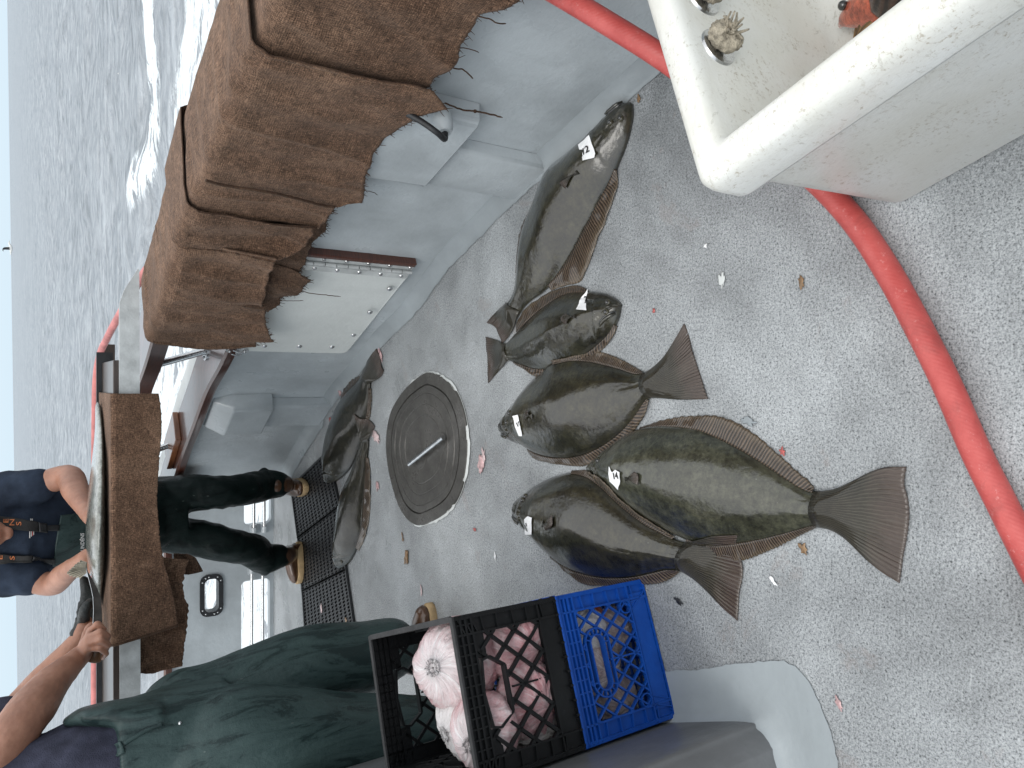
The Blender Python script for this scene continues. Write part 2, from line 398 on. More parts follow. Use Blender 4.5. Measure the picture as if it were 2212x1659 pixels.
def m_hose():
    m, n, p = newmat('red_rubber_hose'); uv = coords(n, 'UV'); co = coords(n)
    x = nd(n, 'ShaderNodeTexWave', wave_type='BANDS', bands_direction='DIAGONAL'); x.inputs['Scale'].default_value = 70; x.inputs['Distortion'].default_value = .6; lk(n, uv, x.inputs[0])
    f = noi(n, co, 14, 6, .7)
    c = ramp(n, f, [(.3, (.42, .055, .05)), (.7, (.56, .11, .10))])
    c = mixc(n, ramp(n, noi(n, co, 60, 5, .8), [(.60, 0.0), (.68, .4)]), c, (.68, .35, .33))
    c = mixc(n, ramp(n, noi(n, co, 7, 8, .78, 1), [(.50, 0.0), (.66, .5)]), c, (.24, .05, .045))
    lk(n, c, p.inputs['Base Color']); p.inputs['Roughness'].default_value = .38
    bump(n, p, mth(n, 'ADD', x.outputs['Fac'], mth(n, 'MULTIPLY', f, 1.5)), .10, .002); return m
M['hose'] = m_hose()
def m_plastic(name, a, b, rough=.42, wear=(.5, .5, .5), wamt=.2):
    m, n, p = newmat(name); co = coords(n)
    f = noi(n, co, 12, 6, .7)
    c = ramp(n, f, [(.3, a), (.7, b)])
    c = mixc(n, ramp(n, noi(n, co, 75, 7, .8), [(.63, 0.0), (.72, wamt)]), c, wear)
    lk(n, c, p.inputs['Base Color']); lk(n, ramp(n, f, [(.3, rough+.12), (.7, rough-.1)]), p.inputs['Roughness'])
    p.inputs['Specular IOR Level'].default_value = .3; bump(n, p, noi(n, co, 110, 4), .12, .004); return m
M['blue'] = m_plastic('blue_crate_plastic', (.003, .045, .26), (.006, .075, .39), .38, (.2, .35, .7), .3)
M['black'] = m_plastic('black_crate_plastic', (.003, .0035, .004), (.008, .009, .010), .40, (.12, .12, .12), .4)
M['rimwear'] = m_plastic('scuffed_black_rim_plastic', (.02, .021, .022), (.05, .05, .052), .5, (.28, .28, .28), .8)
def m_bag(name, a, b, cpt=None):
    m, n, p = newmat(name); co = coords(n); uv = coords(n, 'UV')
    sx = n.nodes.new('ShaderNodeSeparateXYZ'); lk(n, uv, sx.inputs[0])
    cb = n.nodes.new('ShaderNodeCombineXYZ')
    lk(n, mth(n, 'COSINE', mth(n, 'MULTIPLY', sx.outputs[0], 6.2832)), cb.inputs[0]); lk(n, mth(n, 'SINE', mth(n, 'MULTIPLY', sx.outputs[0], 6.2832)), cb.inputs[1])
    lk(n, mth(n, 'MULTIPLY', sx.outputs[1], .35), cb.inputs[2])
    rad = noi(n, cb.outputs[0], 9, 6, .75, .9)
    f = noi(n, co, 22, 6, .7, .8)
    c = ramp(n, f, [(.28, a), (.5, b), (.72, (.70, .62, .62))])
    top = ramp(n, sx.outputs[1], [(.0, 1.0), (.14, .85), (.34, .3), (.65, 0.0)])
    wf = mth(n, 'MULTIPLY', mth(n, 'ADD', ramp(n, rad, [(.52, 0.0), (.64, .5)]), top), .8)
    c = mixc(n, wf, c, (.88, .86, .87))  # white film crinkles, with highlights painted into the colour
    lk(n, c, p.inputs['Base Color']); p.inputs['Roughness'].default_value = .32
    p.inputs['Coat Weight'].default_value = .9; p.inputs['Coat Roughness'].default_value = .08
    b = bump(n, p, mth(n, 'ADD', mth(n, 'MULTIPLY', rad, 1.6), noi(n, co, 60, 5, .75, 1.4)), .8, .006)
    lk(n, b, p.inputs['Coat Normal']); return m
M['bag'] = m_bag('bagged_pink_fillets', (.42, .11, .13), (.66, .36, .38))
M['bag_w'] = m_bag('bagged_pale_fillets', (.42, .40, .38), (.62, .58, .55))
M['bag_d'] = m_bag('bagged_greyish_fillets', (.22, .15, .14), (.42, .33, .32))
def m_skin():
    m, n, p = newmat('tanned_skin'); co = coords(n)
    f = noi(n, co, 11, 6, .65); g = noi(n, co, 150, 4, .7)
    c = ramp(n, f, [(.3, (.25, .115, .072)), (.7, (.42, .21, .14))])
    c = mixc(n, ramp(n, g, [(.55, 0.0), (.75, .3)]), c, (.22, .10, .065))
    lk(n, c, p.inputs['Base Color']); p.inputs['Roughness'].default_value = .5
    p.inputs['Subsurface Weight'].default_value = .12; p.inputs['Subsurface Radius'].default_value = (.01, .004, .002)
    bump(n, p, mth(n, 'ADD', g, mth(n, 'MULTIPLY', f, 1.5)), .22, .003); return m
M['skin'] = m_skin()
def m_oil(name, a, b, rough=.42):
    m, n, p = newmat(name); co = coords(n)
    mp = n.nodes.new('ShaderNodeMapping'); mp.inputs['Scale'].default_value = (1, 1, .22); lk(n, co, mp.inputs[0])
    f = noi(n, mp.outputs[0], 16, 8, .72, 1.4); g = noi(n, co, 30, 5, .7)
    c = ramp(n, f, [(.41, a), (.46, tuple(x*.35+y*.65 for x, y in zip(a, b))), (.60, b)])
    c = mixc(n, ramp(n, vor(n, mp.outputs[0], 34, 'F1'), [(.03, .3), (.06, 0.0)]), c, (.3, .33, .31))
    lk(n, c, p.inputs['Base Color']); lk(n, ramp(n, f, [(.4, rough-.14), (.6, rough+.08)]), p.inputs['Roughness'])
    p.inputs['Specular IOR Level'].default_value = .3; bump(n, p, mth(n, 'ADD', mth(n, 'MULTIPLY', f, 1.2), g), .35, .01); return m
M['bibs'] = m_oil('green_oilskin', (.016, .030, .030), (.043, .072, .070))
M['bibs_dark'] = m_oil('dark_green_oilskin', (.0015, .004, .0038), (.004, .010, .009), .42); M['bibs_dark'].node_tree.nodes['Principled BSDF'].inputs['Specular IOR Level'].default_value = .16
M['navy'] = simple('navy_cotton', (.022, .032, .052), .9, var=.35, sc=14, bmp=.4, bsc=320, spec=.2)
M['purple'] = simple('faded_indigo_cotton', (.050, .052, .078), .95, var=.35, sc=22, bmp=.5, bsc=300, spec=.2)
M['strap'] = simple('black_elastic_webbing', (.018, .018, .018), .7, var=.3, sc=60, bmp=.4, bsc=300)
M['orange'] = simple('orange_lettering', (.62, .20, .07), .7, var=.2, sc=80)
M['lettering'] = simple('white_lettering', (.8, .8, .78), .6, var=.05)
M['boot'] = simple('brown_rubber_boot', (.075, .034, .016), .28, var=.35, sc=18, coat=.4)
M['sole'] = simple('tan_rubber_sole', (.46, .32, .17), .6, var=.2, sc=40, bmp=.3)
M['glove'] = simple('black_rubber_glove', (.016, .020, .020), .5, var=.3, sc=40, bmp=.4, bsc=90)
M['hair'] = simple('dark_hair', (.04, .028, .02), .7, var=.4, sc=120, bmp=.8, bsc=300)
M['tank'] = m_paint('stained_dark_grey_gelcoat', (.165, .17, .175), .36, .4, .6)
M['redfish'] = m_fish('red_rockfish_skin', (.20, .03, .015), (.46, .10, .05), (.6, .24, .15))
M['brownfish'] = m_fin('brown_rockfish_skin', (.02, .014, .012), (.06, .035, .025), (.05, .03, .02))
M['blade'] = simple('dark_carbon_steel_blade', (.022, .020, .018), .5, 0, var=.5, sc=25, bmp=.15, spec=.12)
M['handle'] = m_wood('worn_knife_handle', (.06, .035, .02), (.22, .10, .04), .45, .2)
M['gull_w'] = simple('white_feathers', (.72, .72, .70), .8, var=.1)
M['gull_d'] = simple('dark_grey_feathers', (.05, .05, .055), .8, var=.3, sc=60)
M['beak'] = simple('yellow_beak', (.5, .35, .1), .5)

# ================================================================== THE SETTING: sea and deck
SEA = -.7
def seaG(p): return G(p, SEA)
def dseg(p, a, b):
    ab = b-a; t = max(0, min(1, (p-a).dot(ab)/ab.length_squared)); return (p-(a+ab*t)).length
def poly2(ps): return [Vector((q.x, q.y)) for q in map(seaG, ps)]
crest = poly2([(322, -330), (330, -120), (338, 0), (340, 120), (345, 230), (333, 330), (318, 380), (303, 415)])
nearf = poly2([(470, -260), (455, -100), (440, 0), (425, 150), (405, 275)])
stern = [Vector((-.6, 5.4)), Vector((-.8, 9)), Vector((-.5, 13.2))]
stern2 = [Vector((-3.5, 6.2)), Vector((-3.2, 8.5)), Vector((-1, 8))]
def pdist(p, pl): return min(dseg(p, a, b) for a, b in zip(pl, pl[1:]))
def make_sea():
    NA, NR = 560, 330; vs = []; fs = []; foam = []
    r0, r1 = 2.2, 4500.0
    for j in range(NR):
        r = r0*(r1/r0)**(j/(NR-1))
        for i in range(NA):
            # finer towards the stern side
            th = 2*math.pi*i/NA
            x, y = r*math.sin(th), r*math.cos(th)
            amp = 1.0 if r < 60 else max(0.1, 60/r)
            h = 0.0
            if r < 900:
                h = amp*(.20*noise.noise(Vector((x*.16, y*.42, 1)))+.10*noise.noise(Vector((x*.5+y*.12, y*1.15, 5))))
                if r < 60: h += .05*noise.noise(Vector((x*1.3, y*2.6, 9)))+.025*noise.noise(Vector((x*3, y*5, 3)))
            f = 0.0
            if r < 40:
                p = Vector((x, y))
                f = max(.95-pdist(p, crest)/.85, (1-pdist(p, nearf)/1.9)*1.1, (1-pdist(p, stern)/2.6)*1.15, (1-pdist(p, stern2)/2.6)*1.15, 0)
                if r < 12: h += .10*min(1, f*2)*abs(noise.noise(Vector((x*1.7, y*1.7, 4))))
                if pdist(p, crest) < .8: h += .12*(1-pdist(p, crest)/.8)
            vs.append((x, y, SEA+h+x*.0123)); foam.append(f)
    for j in range(NR-1):
        for i in range(NA):
            i2 = (i+1) % NA; fs.append((j*NA+i, j*NA+i2, (j+1)*NA+i2, (j+1)*NA+i))
    fs.append(tuple(range(NA)))
    m, n, p = newmat('sea_water'); co = coords(n)
    at = n.nodes.new('ShaderNodeAttribute'); at.attribute_name = 'foam'
    mp = n.nodes.new('ShaderNodeMapping'); mp.inputs['Scale'].default_value = (.45, 1, 1); lk(n, co, mp.inputs[0])
    n1 = noi(n, mp.outputs[0], 3.4, 7, .68, .5); n2 = noi(n, mp.outputs[0], .45, 6, .6, .4); n3 = noi(n, mp.outputs[0], 9, 4, .6, .3)
    nf = noi(n, mp.outputs[0], 1.5, 9, .68, 1.6); vein = mth(n, 'ABSOLUTE', mth(n, 'SUBTRACT', nf, .5))
    lace = ramp(n, vein, [(.0, 1.0), (.06, .55), (.15, 0.0)])
    fm = mth(n, 'MULTIPLY', at.outputs['Fac'], mth(n, 'ADD', mth(n, 'MULTIPLY', lace, 1.3), mth(n, 'MULTIPLY', noi(n, co, 1.6, 8, .78, 1), .62)))
    fm = ramp(n, fm, [(.48, 0.0), (.74, 1.0)])
    wc = ramp(n, mth(n, 'ADD', mth(n, 'MULTIPLY', n2, .25), mth(n, 'MULTIPLY', n1, .75)), [(.34, (.14, .165, .185)), (.47, (.27, .30, .33)), (.62, (.41, .445, .48))])  # reflected sky put into the water colour as lighter and darker chop
    c = mixc(n, fm, wc, (.80, .85, .88))
    lk(n, c, p.inputs['Base Color'])
    lk(n, mixc(n, fm, (.3, .3, .3), (.7, .7, .7)), p.inputs['Roughness'])
    p.inputs['IOR'].default_value = 1.33; p.inputs['Specular IOR Level'].default_value = 0.0
    gl = n.nodes.new('ShaderNodeBsdfAnisotropic'); gl.inputs['Roughness'].default_value = .12; gl.inputs['Color'].default_value = (1, 1, 1, 1)
    ms_ = n.nodes.new('ShaderNodeMixShader'); lk(n, mixc(n, fm, (.14, .14, .14), (.0, .0, .0)), ms_.inputs[0]); lk(n, p.outputs[0], ms_.inputs[1]); lk(n, gl.outputs[0], ms_.inputs[2])
    lk(n, ms_.outputs[0], n.nodes['Material Output'].inputs['Surface'])
    lk(n, bump(n, p, mth(n, 'ADD', mth(n, 'MULTIPLY', n2, 1.6), mth(n, 'ADD', mth(n, 'MULTIPLY', n1, .8), mth(n, 'MULTIPLY', n3, .22))), .75, .32), gl.inputs['Normal'])
    o = mesh('sea', vs, fs, m, smooth=True); fixn(o)
    a = o.data.attributes.new('foam', 'FLOAT', 'POINT'); a.data.foreach_set('value', foam)
    if o.data.polygons[0].normal.z < 0: o.data.flip_normals()
    o['kind'] = 'structure'
make_sea()

# line of the bulwark foot, from beside the camera round the quarter to the transom
_w = [G(p) for p in [(1371, 167), (1183, 337), (1096, 420), (951, 569), (899, 650), (819, 726), (785, 777), (734, 829), (713, 862), (690, 902), (655, 955), (610, 1038), (592, 1068)]]
_d = (_w[0]-_w[1]).normalized()
_w = [_w[0]+_d*1.6, _w[0]+_d*.8]+_w
_w = resample(spline(_w, 6), 120)
_w = [(_w[max(i-3, 0)]+_w[i]*2+_w[min(i+3, 119)])/4 for i in range(120)]
TX0 = _w[-1].x; TY = 4.66
_w[-1] = Vector((TX0, TY, 0))
TXE = -3.4
PLAN = [Vector((p.x, p.y)) for p in _w]+[Vector((TX0+(TXE-TX0)*k/30, TY)) for k in range(1, 31)]
CUM = [0]
for a, b in zip(PLAN, PLAN[1:]): CUM.append(CUM[-1]+(b-a).length)
SC0 = CUM[119]
def Pn(s):
    s = max(0, min(CUM[-1]-1e-5, s)); j = 0
    import bisect
    j = min(max(bisect.bisect_right(CUM, s)-1, 0), len(PLAN)-2)
    t = (s-CUM[j])/(CUM[j+1]-CUM[j]); p = PLAN[j].lerp(PLAN[j+1], t)
    a = PLAN[max(j-1, 0)]; b = PLAN[min(j+2, len(PLAN)-1)]; d = (b-a).normalized()
    return p, Vector((-d.y, d.x))          # normal that points inboard
def W(s, off=0, z=0):
    p, nn = Pn(s); q = p+nn*off; return Vector((q.x, q.y, z))
def WP(pt, off=0.0):
    """photo pixel -> (arc length along bulwark, height) on the upright surface standing `off` inboard of its foot line"""
    d = ray(pt); best = None
    for k in range(len(PLAN)-1):
        A = W(CUM[k], off); B = W(CUM[k+1]-1e-4, off)
        ex, ey = B.x-A.x, B.y-A.y; det = d.x*(-ey)+d.y*ex
        if abs(det) < 1e-9: continue
        t = (A.x*(-ey)+A.y*ex)/det; q = (d.x*A.y-d.y*A.x)/det
        if -0.02 <= q <= 1.02 and t > 0:
            if best is None or t < best[0]: best = (t, CUM[k]+q*(CUM[k+1]-CUM[k]))
    t, s = best; return s, EYE+d.z*t

def strip(s0, s1, n, prof, name, m, parent, closed=True, smooth=False, sh=35):
    """sweep a profile [(offset inboard, z)] along the bulwark"""
    vs = []; fs = []; k = len(prof)
    for i in range(n+1):
        s = s0+(s1-s0)*i/n
        for (o_, z) in prof: vs.append(W(s, o_, z))
    for i in range(n):
        for j in range(k if closed else k-1):
            j2 = (j+1) % k; fs.append((i*k+j, (i+1)*k+j, (i+1)*k+j2, i*k+j2))
    if closed: fs.append(tuple(range(k))); fs.append(tuple(n*k+j for j in range(k))[::-1])
    o = mesh(name, vs, fs, m, parent, smooth); fixn(o)
    if smooth and sh: sharp(o, sh)
    return o

# deck: one sheet inside the bulwark line
dv = [W(CUM[-1]*i/160, -.03, 0) for i in range(161)]+[Vector((TXE, -1.6, 0)), Vector((1.6, -1.6, 0))]
dk = mesh('deck', dv, [tuple(range(len(dv)))], M['deck'], smooth=False); dk['kind'] = 'structure'
bm = bmesh.new(); bm.from_mesh(dk.data); bmesh.ops.triangulate(bm, faces=bm.faces)
for f in bm.faces:
    if f.normal.z < 0: f.normal_flip()
bm.to_mesh(dk.data); bm.free()
# smooth painted border along the foot of the bulwark, with a ragged brushed edge
vs = []; fs = []; NB = 260
for i in range(NB+1):
    s = SC0*1.0*i/NB; wd = .052+.016*noise.noise(Vector((s*3, 0, 0)))+.008*noise.noise(Vector((s*23, 3, 0)))+(.02 if s > SC0*.8 else 0)
    vs += [W(s, .0, .045), W(s, .012, .026), W(s, .035, .010), W(s, wd*.8, .0045), W(s, wd, .003)]
for i in range(NB):
    for j in range(4): fs.append((i*5+j, i*5+j+1, i*5+j+6, i*5+j+5))
o = mesh('deck_border', vs, fs, M['border'], smooth=True); fixn(o); o['kind'] = 'structure'
if sum(p.normal.z for p in o.data.polygons) < 0: o.data.flip_normals()

# ================================================================== BULWARK
bw = thing('bulwark', W(1.0, 0, 0), 'pale grey boat bulwark with dark varnished rails curving round to the stern', 'bulwark')
CAPZ = .585; RZ0, RZ1 = .85, .915
sN = 0.0
strip(sN, SC0, 130, [(0, -.02), (0, CAPZ), (-.05, CAPZ), (-.05, -.02)], 'side_wall', M['wall'], bw, smooth=True)
hull = MB()
# upper part of side wall (behind the burlap, near part) stands up to the rail
s_gap = WP((470, 735), 0)[0]
strip(sN, s_gap-.11, 80, [(.0, CAPZ+.0005), (-.002, RZ0-.002), (-.07, RZ0-.002), (-.07, CAPZ+.0005)], 'upper_wall', M['wall'], bw, smooth=True)
# transom wall with porthole and freeing ports
def tz(px): return PY((px, 1250), TY).z
def tx(py, px): return PY((px, py), TY).x
ph = (tx(1326, 456), tx(1245, 456), tz(477), tz(436))          # x0,x1,z0,z1
f1 = (tx(1440, 555)-.9, tx(1252, 555), tz(590)+.02, tz(521))
f2 = (tx(1131, 565), tx(1074, 565), tz(596)+.03, tz(527))
holes = [ph, f1, f2]
f3 = None
xs = sorted({TXE, TX0+.02, *[h[0] for h in holes], *[h[1] for h in holes]}); zs = sorted({-.02, CAPZ, *[h[2] for h in holes], *[h[3] for h in holes]})
vs = []; fs = []
tw = MB()
def inside(x, z): return any(h[0] < x < h[1] and h[2] < z < h[3] for h in holes)
for a, b in zip(xs, xs[1:]):
    for c, d in zip(zs, zs[1:]):
        if inside((a+b)/2, (c+d)/2): continue
        for y in (TY, TY+.05):
            tw.add([(a, y, c), (b, y, c), (b, y, d), (a, y, d)], [(0, 1, 2, 3)])
for h in holes:
    a, b, c, d = h
    tw.add([(a, TY, c), (b, TY, c), (b, TY, d), (a, TY, d), (a, TY+.05, c), (b, TY+.05, c), (b, TY+.05, d), (a, TY+.05, d)], [(0, 1, 5, 4), (1, 2, 6, 5), (2, 3, 7, 6), (3, 0, 4, 7)])
o = mesh('transom_wall', tw.v, tw.f, M['wall'], bw, False)
# rounded corner fillets of the freeing ports
for (a, b, c, d) in (f1, f2):
    r = .03
    for (cx, cz, sx, sz) in ((a, c, 1, 1), (b, c, -1, 1), (b, d, -1, -1), (a, d, 1, -1)):
        cf = MB(); pts = [(cx, cz)]+[(cx+sx*(r-r*math.sin(t)), cz+sz*(r-r*math.cos(t))) for t in [math.pi/2*k/5 for k in range(6)]]
        v0 = [(x, TY+.001, z) for x, z in pts]; v1 = [(x, TY+.049, z) for x, z in pts]; k = len(pts)
        cf.add(v0+v1, [tuple(range(k)), tuple(range(k, 2*k))[::-1]]+[(i, (i+1) % k, (i+1) % k+k, i+k) for i in range(k)]); cf.build('port_corner', M['wall'], bw)
# porthole rim
def rrect(x0, x1, z0, z1, r, n=6):
    out = []
    for cx, cz, a0 in ((x1-r, z1-r, 0), (x0+r, z1-r, 90), (x0+r, z0+r, 180), (x1-r, z0+r, 270)):
        for k in range(n+1):
            a = R(a0+90*k/n); out.append((cx+r*math.cos(a), cz+r*math.sin(a)))
    return out
a, b, c, d = ph
ou = rrect(a-.012, b+.012, c-.012, d+.012, .045); inn = rrect(a+.014, b-.014, c+.014, d-.014, .03); k = len(ou)
vs = [(x, TY-.012, z) for x, z in ou]+[(x, TY-.012, z) for x, z in inn]+[(x, TY+.0, z) for x, z in ou]+[(x, TY+.06, z) for x, z in inn]
fs = []
for i in range(k):
    j = (i+1) % k; fs += [(i, j, k+j, k+i), (i, 2*k+i, 2*k+j, j), (k+i, k+j, 3*k+j, 3*k+i)]
rim = mesh('porthole_rim', vs, fs, M['blackrub'], bw, False); fixn(rim)
for t in range(10):
    x, z = ou[(t*k)//10]; x2, z2 = inn[(t*k)//10]
    mb = MB(); mb.ell(((x+x2)/2, TY-.013, (z+z2)/2), (.005, .003, .005), nu=8, nv=6); mb.build('screw', M['steel'], rim, True)
# bars over the freeing ports
for (fa, fb, c, d) in (f1, f2):
    for q in (.30, .68):
        z = c+(d-c)*q+.0
        mb = MB(); mb.tube([(fa-.05, TY-.028, z), (fb+.05, TY-.028, z)], .009, 10); br = mb.build('port_bar', M['steel'], bw, True, sh=50)
        for xx in (fa-.05, fb+.05):
            mb = MB(); mb.tube([(xx, TY-.028, z), (xx+.035*(1 if xx < fb else 1), TY-.028, z)], .016, 10); mb.obox((xx+.02, TY-.012, z), (.03, 0, 0), (0, .012, 0), (0, 0, .018)); mb.build('bar_socket', M['wall'], br, False)
# lower cap rail (dark varnished), stands on wall top
s_cap0 = s_gap-.5
strip(s_gap-.10, CUM[-1], 120, [(.025, CAPZ+.002), (.03, CAPZ+.012), (.03, CAPZ+.036), (.02, CAPZ+.046), (-.20, CAPZ+.046), (-.21, CAPZ+.03), (-.21, CAPZ+.002)], 'cap_rail', M['teak'], bw, smooth=True, sh=30)
strip(s_cap0, CUM[-1], 120, [(-.212, CAPZ-.05), (-.212, CAPZ+.03), (-.34, CAPZ+.03), (-.34, CAPZ-.05)], 'gunwale', M['white'], bw, smooth=True)
# hull skin outside
strip(sN, SC0, 100, [(-.345, CAPZ-.02), (-.30, -1.0), (-.32, -1.0), (-.36, CAPZ-.02)], 'hull_side', M['white'], bw, smooth=True)
# upper rail
s_end = SC0-.12
strip(sN, s_end, 120, [(.03, RZ0), (.03, RZ1-.008), (.022, RZ1), (-.20, RZ1), (-.21, RZ1-.008), (-.21, RZ0)], 'upper_rail', M['teak'], bw, smooth=True, sh=30)
# rail posts
for (ft, tp) in (((432, 757), (346, 830)), ((366, 958), (352, 1000))):
    s, z = WP(ft, -.13); B = W(s, -.13, CAPZ+.046)
    s2 = s+ (.10 if tp[1] < 900 else .12); T = W(s2, -.10, RZ0)
    mb = MB(); mb.tube([B, T], .016, 14); po = mb.build('rail_post', M['steel'], bw, True, sh=50)
    mb = MB(); mb.tube([B, B+Vector((0, 0, .008))], .045, 18); mb.build('post_flange', M['steel'], po, True, sh=40)
    for k in range(3):
        a = 2.1*k+.6; mb = MB(); mb.ell(B+Vector((.032*math.cos(a), .032*math.sin(a), .010)), (.007, .007, .005), nu=8, nv=6); mb.build('flange_bolt', M['steel'], po, True)
# chocks on the cap at the quarter
s, z = WP((366, 960), -.1)
mb = MB(); c0 = W(s, -.12, CAPZ+.06); e1 = (W(s+.1, -.12)-W(s-.1, -.12)).normalized(); e2 = Vector((-e1.y, e1.x, 0))
mb.obox(c0+Vector((0, 0, -.0)), e1*.16, e2*.085, (0, 0, .014)); bevel(mb.build('rail_chock', M['teak_light'], bw), .004)
# shelf with rail outside the transom
ys = 4.93
mb = MB(); mb.obox((-1.25, ys-.035, .885), (1.48, 0, 0), (0, .03, 0), (0, 0, .03)); mb.build('stern_rail', M['tray'], bw)
sh = [(.24, 4.93), (.20, 4.99), (.05, 5.05), (-.2, 5.08), (-2.73, 5.1), (-2.73, 4.93)]
mb = MB(); k = len(sh); mb.add([(x, y, .928) for x, y in sh]+[(x, y, .88) for x, y in sh], [tuple(range(k)), tuple(range(k, 2*k))[::-1]]+[(i, (i+1) % k, (i+1) % k+k, i+k) for i in range(k)])
mb.build('stern_shelf', M['white'], bw)
for x in (-2.6, -1.3, .1):
    mb = MB(); mb.tube([(x, 4.9, .88), (x-.02, 4.76, CAPZ+.046)], .014); mb.build('rail_post', M['steel'], bw, True, sh=50)

# ribs: grey boxed stiffeners in the wall, wide on top and narrow below
def rib(pl, name='wall_rib'):
    """pl: list of (s_left, s_right, z, depth)"""
    vs = []; fs = []
    for (a, b, z, dp) in pl:
        e = .012
        ring = [W(a, 0.001, z), W(a+e*(1 if b > a else -1), dp*.8, z), W(a+2.2*e*(1 if b > a else -1), dp, z), W(b-2.2*e*(1 if b > a else -1), dp, z), W(b-e*(1 if b > a else -1), dp*.8, z), W(b, .001, z)]
        vs += ring
    k = 6
    for i in range(len(pl)-1):
        for j in range(k-1): fs.append((i*k+j, i*k+j+1, (i+1)*k+j+1, (i+1)*k+j))
    fs.append(tuple(range(k))); fs.append(tuple((len(pl)-1)*k+j for j in range(k)))
    o = mesh(name, vs, fs, M['wall'], bw, True); fixn(o); sharp(o, 32)
    md = o.modifiers.new('b', 'BEVEL'); md.width = .006; md.segments = 2; md.limit_method = 'ANGLE'
    return o
# near rib: foot between D(1186,330) and D(1150,425); step at z~.3
sa = WP(F4(1672, 972), .0)[0]; sb = WP(F4(1600, 1225), .0)[0]
sa2, za2 = WP(F4(1180, 735), .05); sb2, zb2 = WP(F4(1000, 1115), .0)
zst = .5*(WP(F4(1105, 990), .05)[1]+WP(F4(1180, 735), .05)[1])
sm0 = min(sa, sb); sm1 = max(sa, sb); q0 = min(sa2, sb2); q1 = max(sa2, sb2)
rib([(sm0, sm1, .0, .04), (sm0, sm1, zst-.05, .04), (sm0, sm1, zst-.012, .041)])
rib([(q0-.005, q1+.0, zst-.01, .055), (q0-.005, q1+.0, .5, .055), (q0-.005, q1+.01, CAPZ-.0, .055)])
# gland and black cable
gp = F4(1020, 760); s, z = WP(gp, .075)
A = W(s, .052, z); Bn = W(s, .105, z)
mb = MB(); mb.tube([A, A.lerp(Bn, .75), Bn], [.026, .023, .018], 20); gl = mb.build('cable_gland', M['wall'], bw, True, sh=35)
ct = [Bn-Vector((0, 0, 0)), Bn+(Bn-A)*.35+Vector((0, 0, .004)), W(s-.02, .125, z+.035), W(s-.015, .10, z+.07), W(s, .07, z+.11)]
mb = MB(); mb.tube(spline(ct, 6), .008, 10); mb.build('cable', M['blackrub'], gl, True)
# far rib
r0 = WP(F2(2040, 1050), 0)[0]; r1 = WP(F2(1990, 1190), 0)[0]
rr0, rr1 = min(r0, r1), max(r0, r1); zr = WP(F2(1700, 1100), .06)[1]
rib([(rr0, rr1, 0, .045), (rr0, rr1, zr-.03, .045), (rr0, rr1, zr-.005, .046)])
rib([(rr0-.04, rr1+.02, zr-.005, .075), (rr0-.04, rr1+.02, zr+.18, .078), (rr0-.0, rr1+.02, zr+.26, .02)])
# white hatch panel on the wall
def panel(corners_px, off, name, m, rad=.02, thick=.012):
    pass
ha, hz0 = WP(F5(800, 215), .02); hb, _ = WP(F5(690, 300), .02)
sL = WP(F5(860, 120), .02)[0]                      # hinge side
hb1, hz1 = WP(F5(430, 690), .02); hb2, hz2 = WP(F5(0, 700), .02)
pz0 = .5*(WP(F5(800, 215), .02)[1]+WP(F5(430, 690), .02)[1])
sR = .5*(hb1+hb2)
s_h = WP(F5(830, 190), .02)[0]; pz0 = max(.05, pz0); pz1 = CAPZ-.012
def wall_panel(s0, s1, z0, z1, off0, off1, r, name, m, par, n=24, crn=6):
    o2 = rrect(s0, s1, z0, z1, r, crn); k = len(o2)
    vs = [W(s, off0, z) for s, z in o2]+[W(s, off1-.003, z) for s, z in o2]
    cs, cz = (s0+s1)/2, (z0+z1)/2
    i2 = [(cs+(s-cs)*(1-.006/abs(s1-s0)*2), cz+(z-cz)*(1-.006/(z1-z0)*2)) for s, z in o2]
    vs += [W(s, off1, z) for s, z in i2]
    fs = []
    for i in range(k):
        j = (i+1) % k; fs += [(i, j, k+j, k+i), (k+i, k+j, 2*k+j, 2*k+i)]
    fs.append(tuple(2*k+i for i in range(k)))
    o = mesh(name, vs, fs, m, par, False); fixn(o); return o
hd = wall_panel(min(s_h, sR), max(s_h, sR), pz0, pz1, .001, .022, .03, 'hatch_door', M['white'], bw)
hd['label'] = 'white bolted hatch panel set in the grey wall'
sgn = 1 if sR > s_h else -1
wall_panel(*(sorted((s_h-sgn*.060, s_h-sgn*.038))), pz0+.005, pz1+.01, .001, .030, .002, 'hatch_trim', M['teak'], bw)
hg = MB()
hg.obox(W(s_h-sgn*.020, .013, (pz0+pz1)/2), (W(s_h+.016, 0)-W(s_h-.016, 0))/2*1.0, (Vector((Pn(s_h)[1].x, Pn(s_h)[1].y, 0))*.003), (0, 0, (pz1-pz0)/2-.0))
nh = Vector((Pn(s_h)[1].x, Pn(s_h)[1].y, 0))
hg.obox(W(s_h+sgn*.020, .027, (pz0+pz1)/2), (W(s_h+.014, 0)-W(s_h-.014, 0))/2, nh*.003, (0, 0, (pz1-pz0)/2-.012))
hinge = hg.build('hinge', M['alu'], hd)
mb = MB()
nk = 11
for k in range(nk):
    z0 = pz0+(pz1-pz0)*(k+.04)/nk; z1 = pz0+(pz1-pz0)*(k+.94)/nk
    mb.tube([W(s_h, .024, z0), W(s_h, .024, z1)], .007, 10)
mb.build('hinge_pin', M['alu'], hd, True, sh=50)
for k in range(6):
    for sd_ in (-1, 1):
        z = pz0+(pz1-pz0)*(k+.3+.25*sd_*.6)/5.6
        if z > pz1: continue
        mb = MB(); c = W(s_h+sgn*sd_*.019, .017 if sd_ < 0 else .031, z); mb.tube([c-nh*.002, c+nh*.0025], [.0085, .006], 12); mb.build('hinge_screw', M['steel'], hd, True, sh=40)
bol = []
